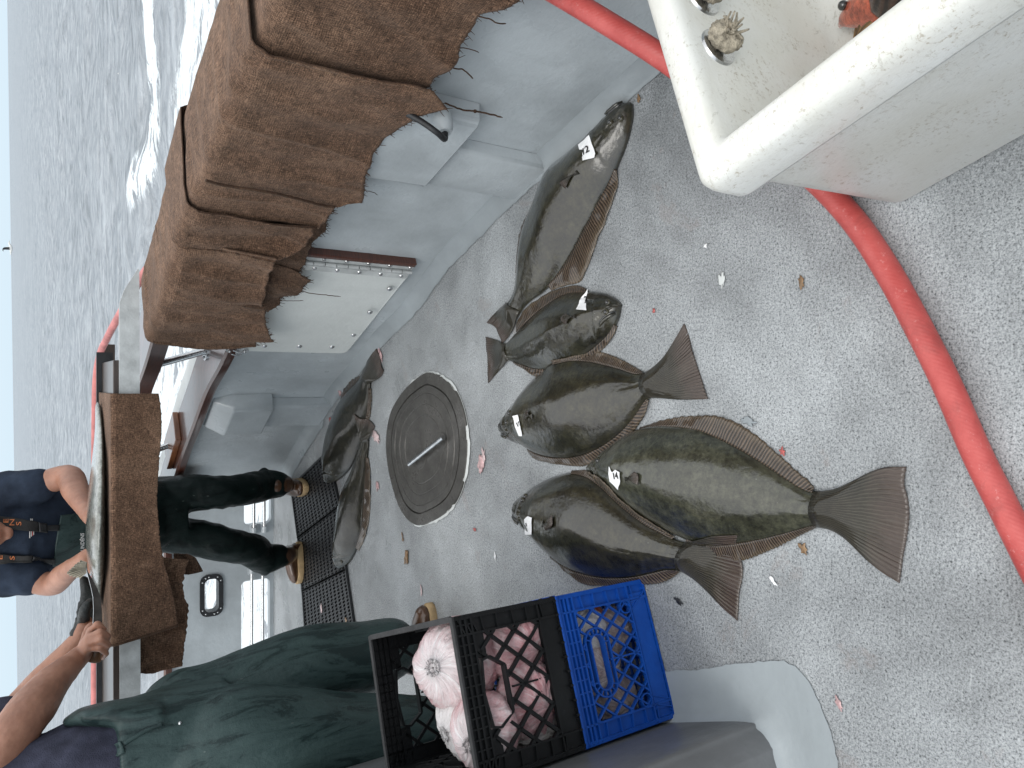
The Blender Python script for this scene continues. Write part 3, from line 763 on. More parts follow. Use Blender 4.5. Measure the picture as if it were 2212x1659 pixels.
for px in [F5(687, 297), F5(564, 442), F5(460, 583), F5(327, 657), F5(125, 653), F2(1863, 731), F2(1645, 730), F2(1682, 490)]:
    s, z = WP(px, .024); c = W(s, .022, z); nn = Vector((Pn(s)[1].x, Pn(s)[1].y, 0))
    rot = nn.to_track_quat('Z', 'Y').to_matrix()
    mb = MB(); mb.ell(c+nn*.001, (.0115, .0115, .0075), rot, 14, 8); mb.build('bolt', M['steel'], hd, True)
# latch
s, z = WP(F2(1475, 755), .024); nn = Vector((Pn(s)[1].x, Pn(s)[1].y, 0)); tg = Vector((nn.y, -nn.x, 0))
mb = MB(); pts = [(math.cos(t)*.022*(1+.1*abs(math.cos(t))), math.sin(t)*.045) for t in [2*math.pi*k/20 for k in range(20)]]
c = W(s, .023, z)
v0 = [c+tg*a+Vector((0, 0, b)) for a, b in pts]; v1 = [v+nn*.005 for v in v0]
mb.add(v0+v1, [tuple(range(20)), tuple(range(20, 40))[::-1]]+[(i, (i+1) % 20, (i+1) % 20+20, i+20) for i in range(20)])
for dz in (-.03, .0, .03): mb.ell(c+nn*.008+Vector((0, 0, dz)), (.007, .007, .007), nu=10, nv=6)
mb.tube([c+nn*.012+tg*.016+Vector((0, 0, -.02)), c+nn*.018+tg*.016, c+nn*.012+tg*.016+Vector((0, 0, .02))], .003)
mb.tube([c+nn*.012-tg*.014+Vector((0, 0, -.02)), c+nn*.018-tg*.014, c+nn*.012-tg*.014+Vector((0, 0, .02))], .003)
mb.build('latch', M['steel'], hd, True, sh=40)
# small fittings on the quarter wall
s, z = WP(F2(1340, 1210), .01); c = W(s, .0, z); nn = Vector((Pn(s)[1].x, Pn(s)[1].y, 0))
mb = MB(); mb.tube([c, c+nn*.012, c+nn*.03], [.02, .016, .006], 10); mb.build('drain_fitting', M['steel'], bw, True, sh=40)
pts = [W(*[WP(F2(x, y), .012)[0]], .012, WP(F2(x, y), .012)[1]) for x, y in ((1410, 1218), (1440, 1238), (1480, 1240), (1528, 1222))]
mb = MB(); mb.tube(spline(pts, 5), .007, 8); mb.build('cable_end', M['blackrub'], bw, True)

# ================================================================== STAINED TANK in the corner, near left
tk = []
cpts = [G(F10(850, 1318)), G(F10(1380, 1305)), G(F10(1530, 1400)), G(F10(1600, 1500)), G(F10(1640, 1650))]
P1, P2 = G(F10(860, 1312)), G(F10(1390, 1303)); dr = (P2-P1).normalized()
base = [P1-dr*.9, P1-dr*.35, P1, P2]+[G(F10(1500, 1360)), G(F10(1590, 1480)), G(F10(1640, 1655))]
lastd = (base[-1]-base[-2]).normalized(); base += [base[-1]+Vector((-.25, -.10, 0)), base[-1]+Vector((-.9, -.35, 0))]
tb = base[:3]+spline(base[2:-1], 6)[1:]+[base[-1]]
tb += [base[-1]+Vector((-.4, 1.9, 0))]
vs = []; fs = []; k = len(tb); cen = sum(tb, Vector())/k
prof = [(1.012, .0), (1.004, .008), (1.0, .02), (1.0, .69), (.99, .71), (.96, .72)]
for sc_, z in prof:
    for q in tb:
        v = cen+(q-cen)*sc_; vs.append(Vector((v.x, v.y, z)))
for i in range(len(prof)-1):
    for j in range(k): fs.append((i*k+j, i*k+(j+1) % k, (i+1)*k+(j+1) % k, (i+1)*k+j))
fs.append(tuple((len(prof)-1)*k+j for j in range(k)))
o = mesh('storage_locker', vs, fs, M['tank'], None, True, base=(cen.x, cen.y, 0)); fixn(o); sharp(o, 40)
tag(o, 'dark grey stained locker with rounded corner beside the milk crates', 'locker')
# the smooth painted patch round its foot
op = [F10(700, 955), F10(1000, 945), F10(1230, 910), F10(1450, 885), F10(1620, 880), F10(1720, 920), F10(1800, 1000), F10(1870, 1120), F10(1930, 1270), F10(1990, 1440), F10(2040, 1659), F10(2120, 1900), F10(2150, 2300)]
og = resample(spline([G(q) for q in op], 8), 60); ig = resample(tb[1:-2], 60)
vs = []; fs = []
for i in range(60):
    q = og[i]+Vector((noise.noise(og[i]*60)*.004, noise.noise(og[i]*60+Vector((9, 0, 0)))*.004, 0)); inn_ = cen+(ig[i]-cen)*1.008
    q2 = cen+(ig[i]-cen)*.97
    for v, z in ((q, .0032), (q.lerp(inn_, .5), .0035), (q.lerp(inn_, .86), .006), (inn_, .022), (q2, .03)): vs.append(Vector((v.x, v.y, z)))
for i in range(59):
    for j in range(4): fs.append((i*5+j, i*5+j+1, i*5+j+6, i*5+j+5))
o = mesh('painted_apron', vs, fs, M['apron'], smooth=True); fixn(o); o['kind'] = 'structure'
if sum(p.normal.z for p in o.data.polygons) < 0: o.data.flip_normals()

# ================================================================== OVAL DECK HATCH
ho = [(930, 803), (962, 815), (988, 842), (1008, 895), (1015, 960), (1010, 1020), (996, 1070), (972, 1105), (935, 1128), (905, 1135), (880, 1118), (862, 1085), (846, 1030), (838, 975), (840, 925), (850, 885), (872, 848), (900, 820)]
hg_ = spline([G(p) for p in ho], 5, True); hc = sum(hg_, Vector())/len(hg_)
ht = thing('deck_hatch', (hc.x, hc.y, 0), 'grey metal oval deck hatch lid with a bar handle set in the deck', 'hatch')
def ringm(fac0, z0, fac1, z1, vs, fs):
    pass
def concentric(levels, name, m, par, cap=True):
    vs = []; fs = []; k = len(hg_)
    for f, z in levels:
        for q in hg_:
            v = hc+(q-hc)*f; vs.append((v.x, v.y, z))
    for i in range(len(levels)-1):
        for j in range(k): fs.append((i*k+j, i*k+(j+1) % k, (i+1)*k+(j+1) % k, (i+1)*k+j))
    if cap: fs.append(tuple((len(levels)-1)*k+j for j in range(k)))
    o = mesh(name, vs, fs, m, par, True); fixn(o); sharp(o, 25)
    if sum(p.normal.z for p in o.data.polygons) < 0: o.data.flip_normals()
    return o
concentric([(1.0, .0), (.995, .009), (.985, .011), (.845, .011), (.838, .002), (.80, .002)], 'hatch_ring', M['plate'], ht, False)
lv = [(.828, .002), (.823, .010), (.74, .0105), (.735, .0085), (.728, .0085), (.722, .0105), (.60, .0105), (.595, .009), (.588, .009), (.582, .0105), (.46, .0105), (.455, .009), (.448, .009), (.44, .0105), (.3, .0105), (.02, .0105)]
lid = concentric(lv, 'hatch_lid', M['plate'], ht)
# chipped pale paint line round the ring
vs = []; fs = []; kk_ = len(hg_)*3
for i in range(kk_):
    q = hg_[(i//3) % len(hg_)].lerp(hg_[(i//3+1) % len(hg_)], (i % 3)/3); nz_ = noise.noise(q*9)+.5*noise.noise(q*40); wd_ = max(0, .010*(nz_+.12))+.0006
    dq = (q-hc).normalized(); o0 = q-dq*(.002+wd_*.5); o1 = q+dq*(.001+wd_)
    vs += [(o0.x, o0.y, .0105 if wd_ > .001 else .004), (o1.x, o1.y, .0036)]
for i in range(kk_):
    j = (i+1) % kk_; fs.append((2*i, 2*j, 2*j+1, 2*i+1))
cl_ = mesh('chipped_edge', vs, fs, M['white'], ht, True)
if sum(p.normal.z for p in cl_.data.polygons) < 0: cl_.data.flip_normals()
k = 0
for t in range(14):
    q = hg_[int(t*len(hg_)/14)]; v = hc+(q-hc)*.92
    mb = MB(); mb.tube([(v.x, v.y, .011), (v.x, v.y, .0125)], [.006, .005], 10); mb.build('ring_screw', M['plate'], ht, True, sh=40)
h0, h1 = G((884, 1003), .03), G((957, 945), .03)
hv = (h1-h0).normalized(); hp = Vector((-hv.y, hv.x, 0))
for q in (.22, .80):
    c = h0.lerp(h1, q); vs = []; fs = []; n = 20
    rot = Matrix((hv, hp, Vector((0, 0, 1)))).transposed()
    lvl = [(.046, .0112), (.042, .0128), (.036, .0118), (.01, .0112)]
    mb = MB()
    for i in range(len(lvl)):
        for k in range(n):
            a = 2*math.pi*k/n; v = rot @ Vector((lvl[i][0]*math.cos(a)*1.15, lvl[i][0]*math.sin(a)*.9, 0)); mb.v.append(Vector((c.x+v.x, c.y+v.y, lvl[i][1])))
    for i in range(len(lvl)-1):
        for k in range(n): mb.f.append((i*n+k, i*n+(k+1) % n, (i+1)*n+(k+1) % n, (i+1)*n+k))
    mb.f.append(tuple(3*n+k for k in range(n)))
    mb.build('handle_cup', M['plate'], lid, True)
mb = MB(); mb.tube([h0, h1], .0085, 14); hn = mb.build('hatch_handle', M['steel'], lid, True, sh=50)
for q in (.25, .75):
    c = h0.lerp(h1, q); mb = MB(); mb.tube([c, Vector((c.x, c.y, .009))], .007, 10); mb.build('handle_stud', M['steel'], hn, True, sh=50)

# ================================================================== RUBBER MATS
def mat_(c4, label, nu, nv):
    A, B, C, D = [G(p, .01) for p in c4]
    def q(u, v): return (A.lerp(B, u)).lerp(D.lerp(C, u), v)
    mb = MB()
    for i in range(nu):
        for j in range(nv):
            u0, u1, v0, v1 = i/nu, (i+1)/nu, j/nv, (j+1)/nv
            rect = []; hole = []
            for k in range(12):
                a = 2*math.pi*(k+.5)/12; ca, sa = math.cos(a), math.sin(a); mx = max(abs(ca), abs(sa))
                rect.append(((u0+u1)/2+ca/mx*(u1-u0)/2, (v0+v1)/2+sa/mx*(v1-v0)/2))
                off = .12*sa
                hole.append(((u0+u1)/2+(ca*.36+off*.6)*(u1-u0), (v0+v1)/2+sa*.36*(v1-v0)))
            vs = [q(*r)+Vector((0, 0, 0)) for r in rect]+[q(*h) for h in hole]+[q(*h)-Vector((0, 0, .009)) for h in hole]
            fs = []
            for k in range(12):
                k2 = (k+1) % 12; fs += [(k, k2, 12+k2, 12+k), (12+k, 12+k2, 24+k2, 24+k)]
            mb.add(vs, fs)
    up = Vector((0, 0, .004)); dn = Vector((0, 0, -.0085))
    for a, b in ((A, B), (B, C), (C, D), (D, A)):
        e = (b-a); l = e.length/2; e.normalize(); pr = Vector((-e.y, e.x, 0))
        mb.obox((a+b)/2+(up+dn)/2, e*l, pr*.006, (0, 0, (up.z-dn.z)/2))
    cc = (A+B+C+D)/4
    o = mesh('rubber_mat', mb.v, mb.f, M['blackrub'], None, False, base=(cc.x, cc.y, .002))
    bm = bmesh.new(); bm.from_mesh(o.data); bmesh.ops.remove_doubles(bm, verts=bm.verts, dist=.0004); bm.to_mesh(o.data); bm.free()
    tag(o, label, 'mat', 'black rubber mats on the deck'); return o
mA = [F9(392, 165), F9(490, 607), F9(150, 865), F9(95, 452)]
mat_(mA, 'black perforated rubber mat under the boot nearest the rail, against the halibut pair', 17, 13)
mB_ = [F9(492, 609), F9(541, 1124), F9(186, 1300), F9(151, 867)]
mat_(mB_, 'middle black rubber mat under the brown boot toe', 17, 13)
mC = [F9(542, 1127), F9(612, 1612), F9(222, 1790), F9(187, 1303)]
mat_(mC, 'black perforated rubber mat with white scraps on it, nearest the green trouser leg', 17, 13)

# ================================================================== HALIBUT
from mathutils.bvhtree import BVHTree
from mathutils.kdtree import KDTree
SUPPORT = []
def support(x, y):
    h = 0.0
    for b in SUPPORT:
        r = b.ray_cast(Vector((x, y, 1.0)), Vector((0, 0, -1)))
        if r[0] is not None and r[0].z > h and r[0].z < .3: h = r[0].z
    return h
def onto(p, it=5):
    z = 0.0
    for _ in range(it):
        q = G(p, z); z = .5*z+.5*support(q.x, q.y)
    return G(p, z)
def sstep(a, b, x):
    t = max(0, min(1, (x-a)/(b-a))); return t*t*(3-2*t)
def halibut(label, U, L, tail, finU, finL, H, m, eyes=(), tagp=None, tagtxt=None, pect=None, mouth=1, group='halibut laid out on the deck', seed=0, finm=None, ground=None, tilt=0, place=None, belly=None, gill=.215, nrays=70):
    proj = place or onto
    NT, NS = 96, 36
    up = resample(spline([proj(p) for p in U], 6), NT); lo = resample(spline([proj(p) for p in L], 6), NT)
    Ls = sum(((up[i]+lo[i])/2-(up[i+1]+lo[i+1])/2).length for i in range(NT-1))
    zb = [[0]*(NS+1) for _ in range(NT)]
    for i in range(NT):
        for j in range(NS+1):
            v = up[i].lerp(lo[i], j/NS); zb[i][j] = support(v.x, v.y) if place is None else v.z
    if place is None:
        raw = [r[:] for r in zb]
        for _ in range(14):
            nb = [r[:] for r in zb]
            for i in range(NT):
                for j in range(NS+1):
                    acc = 0; c = 0
                    for di, dj in ((1, 0), (-1, 0), (0, 1), (0, -1), (0, 0)):
                        a, b = i+di, j+dj
                        if 0 <= a < NT and 0 <= b <= NS: acc += zb[a][b]; c += 1
                    nb[i][j] = max(acc/c, raw[i][j])
            zb = nb
    def prof(t): return min(1, (max(t, 0)/.27)**.55)*(1-.76*sstep(.45, 1.0, t))
    vs = []; uv = []; top = []
    for i in range(NT):
        t = i/(NT-1)
        for j in range(NS+1):
            s = -1+2*j/NS; v = up[i].lerp(lo[i], j/NS)
            d = 1.12*H*prof(t)*(1-abs(s)**1.75)**.86
            # gill cover edge, lateral line, head creases
            gc = gill-.055*(1-s*s)+.02*s
            d += .0042*math.exp(-((t-gc+.012)/.012)**2)*(1-s*s)-.0060*math.exp(-((t-gc)/.0055)**2)*(1-abs(s)**3)
            g2 = gc-.055; d += -.0022*math.exp(-((t-g2)/.006)**2)*(1-s*s)
            if t > gc: d += .0012*math.exp(-((s-.02-.22*math.exp(-((t-gc)/.09)**2))/.022)**2)
            d += (.0035*noise.noise(Vector((t*6, s*2.5, seed)))+.0007*noise.noise(Vector((t*26, s*11, seed))))*(1-abs(s)**3)
            if t < gc: d += .0028*noise.noise(Vector((t*55, s*12, seed+3)))*(1-abs(s)**2)
            # muscle bands
            vs.append(Vector((v.x, v.y, zb[i][j]+.008+max(d, 0)))); uv.append((t, (s+1)/2))
    fs = []
    K = NS+1
    for i in range(NT-1):
        for j in range(NS): fs.append((i*K+j, i*K+j+1, (i+1)*K+j+1, (i+1)*K+j))
    nt_ = len(vs)
    for i in range(NT):
        for j in range(NS+1):
            v = up[i].lerp(lo[i], j/NS); vs.append(Vector((v.x, v.y, zb[i][j]+.0015))); uv.append((i/(NT-1), j/NS))
    for i in range(NT-1):
        for j in range(NS): fs.append((nt_+i*K+j, nt_+(i+1)*K+j, nt_+(i+1)*K+j+1, nt_+i*K+j+1))
        for j in (0, NS): fs.append((i*K+j, (i+1)*K+j, nt_+(i+1)*K+j, nt_+i*K+j))
    for i in (0, NT-1):
        for j in range(NS): fs.append((i*K+j, i*K+j+1, nt_+i*K+j+1, nt_+i*K+j))
    cen = sum(vs, Vector())/len(vs)
    root = thing('halibut', (cen.x, cen.y, min(v.z for v in vs)), label, 'fish', group)
    body = mesh('body', vs, fs, m, root, True, uv); fixn(body)
    bv = BVHTree.FromPolygons([tuple(v) for v in vs], fs)
    def at(p):
        z = .03
        if place:
            o_ = Vector((0, 0, EYE)); r = bv.ray_cast(o_, ray(p).normalized())
            return r[0] if r[0] else None
        r = bv.ray_cast(Vector((0, 0, EYE)), ray(p).normalized())
        return r[0] if r[0] is not None else None
    fm = finm or M['fin']
    # ---- fins
    def edge_fin(outer, edge, name, rays):
        of = resample(spline([proj(p) for p in outer], 8), 90)
        def near(q): return min(range(NT), key=lambda i: (Vector((edge[i].x, edge[i].y))-Vector((q.x, q.y))).length)
        a, b = near(of[0]), near(of[-1])
        ii = [a+(b-a)*k/89 for k in range(90)]
        vs = []; uv = []; fs = []; NV = 6; side = 0 if edge is up else NS
        for k in range(90):
            i = int(ii[k]); f = ii[k]-i; i2 = min(i+1, NT-1); e = edge[i].lerp(edge[i2], f)
            zz = zb[i][side]; opp = (lo if edge is up else up)[i]; e_in = e.lerp(opp, .012)
            for q in range(NV+1):
                v = q/NV; pnt = e_in.lerp(of[k], v)
                sp = support(pnt.x, pnt.y) if place is None else pnt.z
                z = max(zz*(1-v)+sp*v, sp)+.0085*(1-v)+.004+.0016*math.sin(k*.55+seed)*v+.004*noise.noise(Vector((k*.09, v*1.5, seed)))*v
                z += .0011*math.sin(2*math.pi*rays*k/89)*(v*(1.2-v))*1.5
                if q == NV:
                    jit = .003*abs(math.sin(math.pi*rays*k/89)); dd = (e_in-of[k]).normalized(); pnt = pnt+dd*jit
                vs.append(Vector((pnt.x, pnt.y, z))); uv.append((rays*(k/89)-1.6*v, v))
        for k in range(89):
            for q in range(NV): fs.append((k*(NV+1)+q, k*(NV+1)+q+1, (k+1)*(NV+1)+q+1, (k+1)*(NV+1)+q))
        o = mesh(name, vs, fs, fm, root, True, uv); fixn(o)
        md = o.modifiers.new('s', 'SOLIDIFY'); md.thickness = .0016; md.offset = -1
        return o
    if finU: edge_fin(finU, up, 'dorsal_fin', int(nrays*.8))
    if finL: edge_fin(finL, lo, 'anal_fin', int(nrays*.7))
    # ---- tail
    if tail:
        ea, tr, eb = tail            # side edge A (base->corner), trailing edge (corner A -> corner B), side edge B (base->corner)
        A = resample(spline([proj(p) for p in ea], 6), 20); B = resample(spline([proj(p) for p in eb], 6), 20); T = resample(spline([proj(p) for p in tr], 6), 64)
        _q = ((A[0]+B[0])-(A[3]+B[3])).normalized()*.012; A[0] = A[0]+_q; B[0] = B[0]+_q
        vs = []; uv = []; fs = []; K2 = 64
        for i in range(20):
            v = i/19
            for k in range(K2):
                u = k/(K2-1)
                # coons-like
                base = A[0].lerp(B[0], u)
                lin = base.lerp(T[k], v); ea_ = A[i]-A[0].lerp(T[0], v); eb_ = B[i]-B[0].lerp(T[-1], v)
                pnt = lin+ea_*(1-u)+eb_*u
                sp = support(pnt.x, pnt.y) if place is None else pnt.z
                hb = 1.12*H*.24*(1-abs(2*u-1)**1.75)**.86
                z = sp+.0085*(1-sstep(0, .5, v))+.001+.003*sstep(0, .5, v)+hb*1.10*(1-sstep(-.05, .95, v))+.0012*math.sin(2*math.pi*22*u)*sstep(.35, .8, v)+.005*noise.noise(Vector((u*4, v*2, seed+5)))*v
                vs.append(Vector((pnt.x, pnt.y, z))); uv.append((u*24, sstep(.1, .95, v)))
        for i in range(19):
            for k in range(K2-1): fs.append((i*K2+k, i*K2+k+1, (i+1)*K2+k+1, (i+1)*K2+k))
        # tuck base under the body end
        o = mesh('tail_fin', vs, fs, M['tail'], root, True, uv); fixn(o)
        md = o.modifiers.new('s', 'SOLIDIFY'); md.thickness = .0022; md.offset = -1
        SUPPORT.append(BVHTree.FromPolygons([tuple(v) for v in vs], fs))
    # ---- eyes
    for p in eyes:
        q = at(p)
        if q is None: continue
        mb = MB(); mb.ell(q+Vector((0, 0, -.002)), (.0098, .0098, .0078), nu=14, nv=10); er = mb.build('eye', M['eyering'], root, True)
        mb = MB(); mb.ell(q+Vector((0, -.0015, .0025)), (.006, .006, .0056), nu=12, nv=8); mb.build('pupil', M['eye'], er, True)
    # ---- mouth: cleft with lips
    if mouth:
        sn = (up[0]+lo[0])/2; ax = ((up[12]+lo[12])/2-sn).normalized(); sd_ = Vector((-ax.y, ax.x, 0))*mouth
        pts = []
        for k in range(7):
            f = k/6; q = sn+ax*(.0+.062*f)+sd_*(.012+.018*f*f)*1.0
            r = bv.ray_cast(Vector((q.x, q.y, 1)), Vector((0, 0, -1)))
            if r[0] is None or r[0].z > q.z+.2: continue
            pts.append(r[0]+Vector((0, 0, .0005)))
        if len(pts) > 3:
            mb = MB(); mb.tube(pts, [.0022]+[.0034]*(len(pts)-2)+[.0015], 8); mb.build('mouth', M['mouth'] if tagtxt == '12' else M['eye'], root, True)
            off = sd_*.007
            pp = [v+off+Vector((0, 0, .0006)) for v in pts]
            mb = MB(); mb.tube(pp, [.003]+[.0048]*(len(pp)-2)+[.003], 8); mb.build('lip', m, root, True)
    # ---- pectoral fin
    if pect:
        b0, b1, t0, tm, t1 = [at(p) for p in pect]
        if all(x is not None for x in (b0, b1, t0, tm, t1)):
            T = resample(spline([t0, tm, t1], 8), 26); vs = []; uv = []; fs = []
            for i in range(8):
                v = i/7
                for k in range(26):
                    u = k/25; q = b0.lerp(b1, u).lerp(T[k], v); vs.append(q+Vector((0, 0, .003+.005*math.sin(v*2.6)+.0010*math.sin(u*2*math.pi*9)*v))); uv.append((u*9, v))
            for i in range(7):
                for k in range(25): fs.append((i*26+k, i*26+k+1, (i+1)*26+k+1, (i+1)*26+k))
            o = mesh('pectoral_fin', vs, fs, M['tail'], root, True, uv); fixn(o)
            md = o.modifiers.new('s', 'SOLIDIFY'); md.thickness = .0014
    # ---- paper tag
    if tagp:
        _tc = (sum(p[0] for p in tagp)/len(tagp), sum(p[1] for p in tagp)/len(tagp)); tagp = [(_tc[0]+(p[0]-_tc[0])*1.25, _tc[1]+(p[1]-_tc[1])*1.2) for p in tagp]
        pts = [at(p) or G(p, .035) for p in tagp]
        if all(x is not None for x in pts):
            c = sum(pts, Vector())/len(pts); n = len(pts)
            # dense crumpled sheet
            bm = bmesh.new(); vv = [bm.verts.new(v+Vector((0, 0, .006))) for v in pts]; bm.faces.new(vv)
            bmesh.ops.triangulate(bm, faces=bm.faces); bmesh.ops.subdivide_edges(bm, edges=bm.edges, cuts=3, use_grid_fill=True)
            for v in bm.verts:
                v.co.z += .003*noise.noise(v.co*50)+.001*noise.noise(v.co*160)
            vs_ = [v.co.copy() for v in bm.verts]; bm.verts.index_update(); f_ = [tuple(v.index for v in f.verts) for f in bm.faces]; bm.free()
            tg = mesh('paper_tag', vs_, f_, M['paper'], root, False); fixn(tg)
            md = tg.modifiers.new('s', 'SOLIDIFY'); md.thickness = .0006
            if tagtxt:
                txt, sz, rot, dx = tagtxt if isinstance(tagtxt, tuple) else (tagtxt, .022, 0, (0, 0))
                cu = bpy.data.curves.new('t', 'FONT'); cu.body = txt; cu.size = sz; cu.align_x = 'CENTER'; cu.align_y = 'CENTER'; cu.extrude = .0004; cu.offset = .0006
                to = bpy.data.objects.new('t', cu); COL.objects.link(to)
                dg = bpy.context.evaluated_depsgraph_get(); dg.update(); tm_ = bpy.data.meshes.new_from_object(to.evaluated_get(dg)); bpy.data.objects.remove(to)
                e1 = Vector((math.cos(rot), math.sin(rot), 0)); e2 = Vector((-math.sin(rot), math.cos(rot), 0))
                tvb = BVHTree.FromPolygons([tuple(v) for v in vs_], f_)
                nv = []
                for v in tm_.vertices:
                    q = c+e1*(v.co.x+dx[0])+e2*(v.co.y+dx[1]); r = tvb.ray_cast(Vector((q.x, q.y, 1)), Vector((0, 0, -1)))
                    z = r[0].z if r[0] is not None else c.z+.006
                    nv.append(Vector((q.x, q.y, z+.0016+v.co.z)))
                mesh('tag_number', nv, [tuple(p.vertices) for p in tm_.polygons], M['ink'], tg, False)
    SUPPORT.append(BVHTree.FromPolygons([tuple(v) for v in vs_all(body)], [tuple(p.vertices) for p in body.data.polygons]))
    return root, at
def vs_all(o):
    L = wloc(o); return [v.co+L for v in o.data.vertices]
def fr(F, pts, dy=0): return [F(x, y+dy) for x, y in pts]
DY = 1501
# the long one by the wall, head towards the camera
halibut('long dark halibut tagged 12, stretched beside the bulwark with its head at the far right',
  fr(F4, [(2195, 640), (2130, 650), (2095, 685), (2030, 745), (1960, 825), (1880, 895), (1800, 955), (1720, 1015), (1675, 1065), (1645, 1130), (1610, 1220), (1570, 1310), (1530, 1410), (1508, 1500), (1495, 1600), (1488, 1700), (1478, 1780), (1460, 1840), (1425, 1890), (1395, 1915)]),
  fr(F4, [(2205, 650), (2208, 720), (2190, 820), (2160, 920), (2120, 1020), (2085, 1110), (2040, 1200), (1990, 1290), (1945, 1380), (1900, 1460), (1860, 1540), (1815, 1620), (1760, 1700), (1700, 1770), (1640, 1825), (1570, 1875), (1520, 1925), (1485, 1985)]),
  (fr(F4, [(1420, 1895), (1370, 1930), (1298, 2008)]), fr(F4, [(1298, 2010), (1345, 2030), (1368, 2070), (1388, 2140)]), fr(F4, [(1500, 1950), (1470, 2030), (1430, 2100), (1390, 2140)])),
  fr(F4, [(1560, 1330), (1520, 1400), (1498, 1480), (1490, 1560), (1488, 1700)]),
  fr(F4, [(2112, 1060), (2112, 1170), (2070, 1290), (2030, 1400), (1985, 1500), (1950, 1600), (1905, 1710), (1870, 1760), (1790, 1780), (1700, 1810)]),
  .062, M['fish'], eyes=[F4(2055, 760), F4(2120, 735)], tagp=fr(F4, [(1880, 908), (1935, 858), (1966, 955), (1960, 975), (1905, 990)]), tagtxt=('12', .026, -math.pi/2+.25, (-.004, .0)), seed=1, mouth=-1, gill=.235,
  pect=fr(F4, [(1870, 1085), (1850, 1060), (1800, 1110), (1755, 1140), (1790, 1175)]))
# second: tagged 2
halibut('small mottled halibut tagged 2, its back edge lying on the tail of the long one',
  fr(F5, [(2136, 395), (2115, 368), (2080, 345), (2030, 325), (1960, 316), (1900, 314), (1840, 316), (1780, 330), (1720, 362), (1660, 405), (1600, 455), (1540, 515), (1480, 575), (1430, 630), (1405, 645)]),
  fr(F5, [(2132, 410), (2122, 470), (2095, 535), (2060, 590), (2010, 640), (1950, 690), (1880, 735), (1780, 778), (1690, 800), (1600, 797), (1520, 772), (1460, 750), (1430, 738)]),
  (fr(F5, [(1412, 640), (1360, 615), (1288, 593)]), fr(F5, [(1284, 598), (1290, 680), (1299, 750), (1300, 820), (1303, 880)]), fr(F5, [(1435, 742), (1400, 778), (1345, 835), (1303, 882)])),
  fr(F5, [(1930, 306), (1895, 280), (1845, 272), (1770, 285), (1690, 312), (1620, 355), (1555, 400), (1500, 460), (1480, 520)]),
  fr(F5, [(2110, 530), (2085, 600), (2030, 665), (1960, 720), (1860, 775), (1760, 830), (1680, 850), (1600, 845), (1530, 805), (1470, 765)]),
  .05, M['fish'], eyes=[F5(2040, 380), F5(2030, 440)], tagp=fr(F5, [(1925, 308), (1915, 350), (1917, 420), (1866, 415), (1890, 355)]), tagtxt=('2', .026, -math.pi/2+.1, (.010, .0)), seed=4, mouth=1, nrays=60,
  pect=fr(F5, [(1850, 480), (1840, 450), (1790, 450), (1760, 480), (1790, 520)]))
# third: tagged 16
halibut('dark round halibut tagged 16, third from the bulwark, tail towards the open deck',
  fr(F8, [(103, 722), (105, 675), (135, 638), (180, 580), (230, 510), (280, 462), (335, 415), (400, 395), (460, 388), (530, 394), (600, 410), (680, 432), (750, 455), (800, 448)]),
  fr(F8, [(104, 740), (128, 765), (160, 788), (200, 800), (245, 832), (300, 856), (370, 868), (450, 866), (520, 848), (600, 808), (680, 748), (745, 675), (795, 600), (818, 572)]),
  (fr(F8, [(800, 450), (840, 420), (885, 370), (935, 290), (980, 214)]), fr(F8, [(980, 214), (1005, 290), (1028, 370), (1050, 440), (1072, 505), (1095, 574)]), fr(F8, [(818, 572), (880, 576), (960, 582), (1095, 578)])),
  fr(F8, [(338, 392), (440, 370), (510, 358), (560, 346), (640, 368), (720, 408), (785, 446)]),
  fr(F8, [(228, 832), (250, 868), (310, 885), (380, 898), (480, 906), (540, 890), (610, 846), (680, 792), (745, 725), (795, 650), (815, 585)]),
  .066, M['fish'], eyes=[F13(170, 245), F13(130, 380)], tagp=fr(F13, [(250, 312), (308, 296), (338, 430), (362, 556), (322, 552), (290, 470), (268, 390)]), tagtxt=('16', .017, -math.pi/2+.45, (.012, 0)), seed=9, mouth=-1,
  pect=fr(F13, [(520, 360), (510, 250), (450, 200), (400, 260), (410, 340)]))
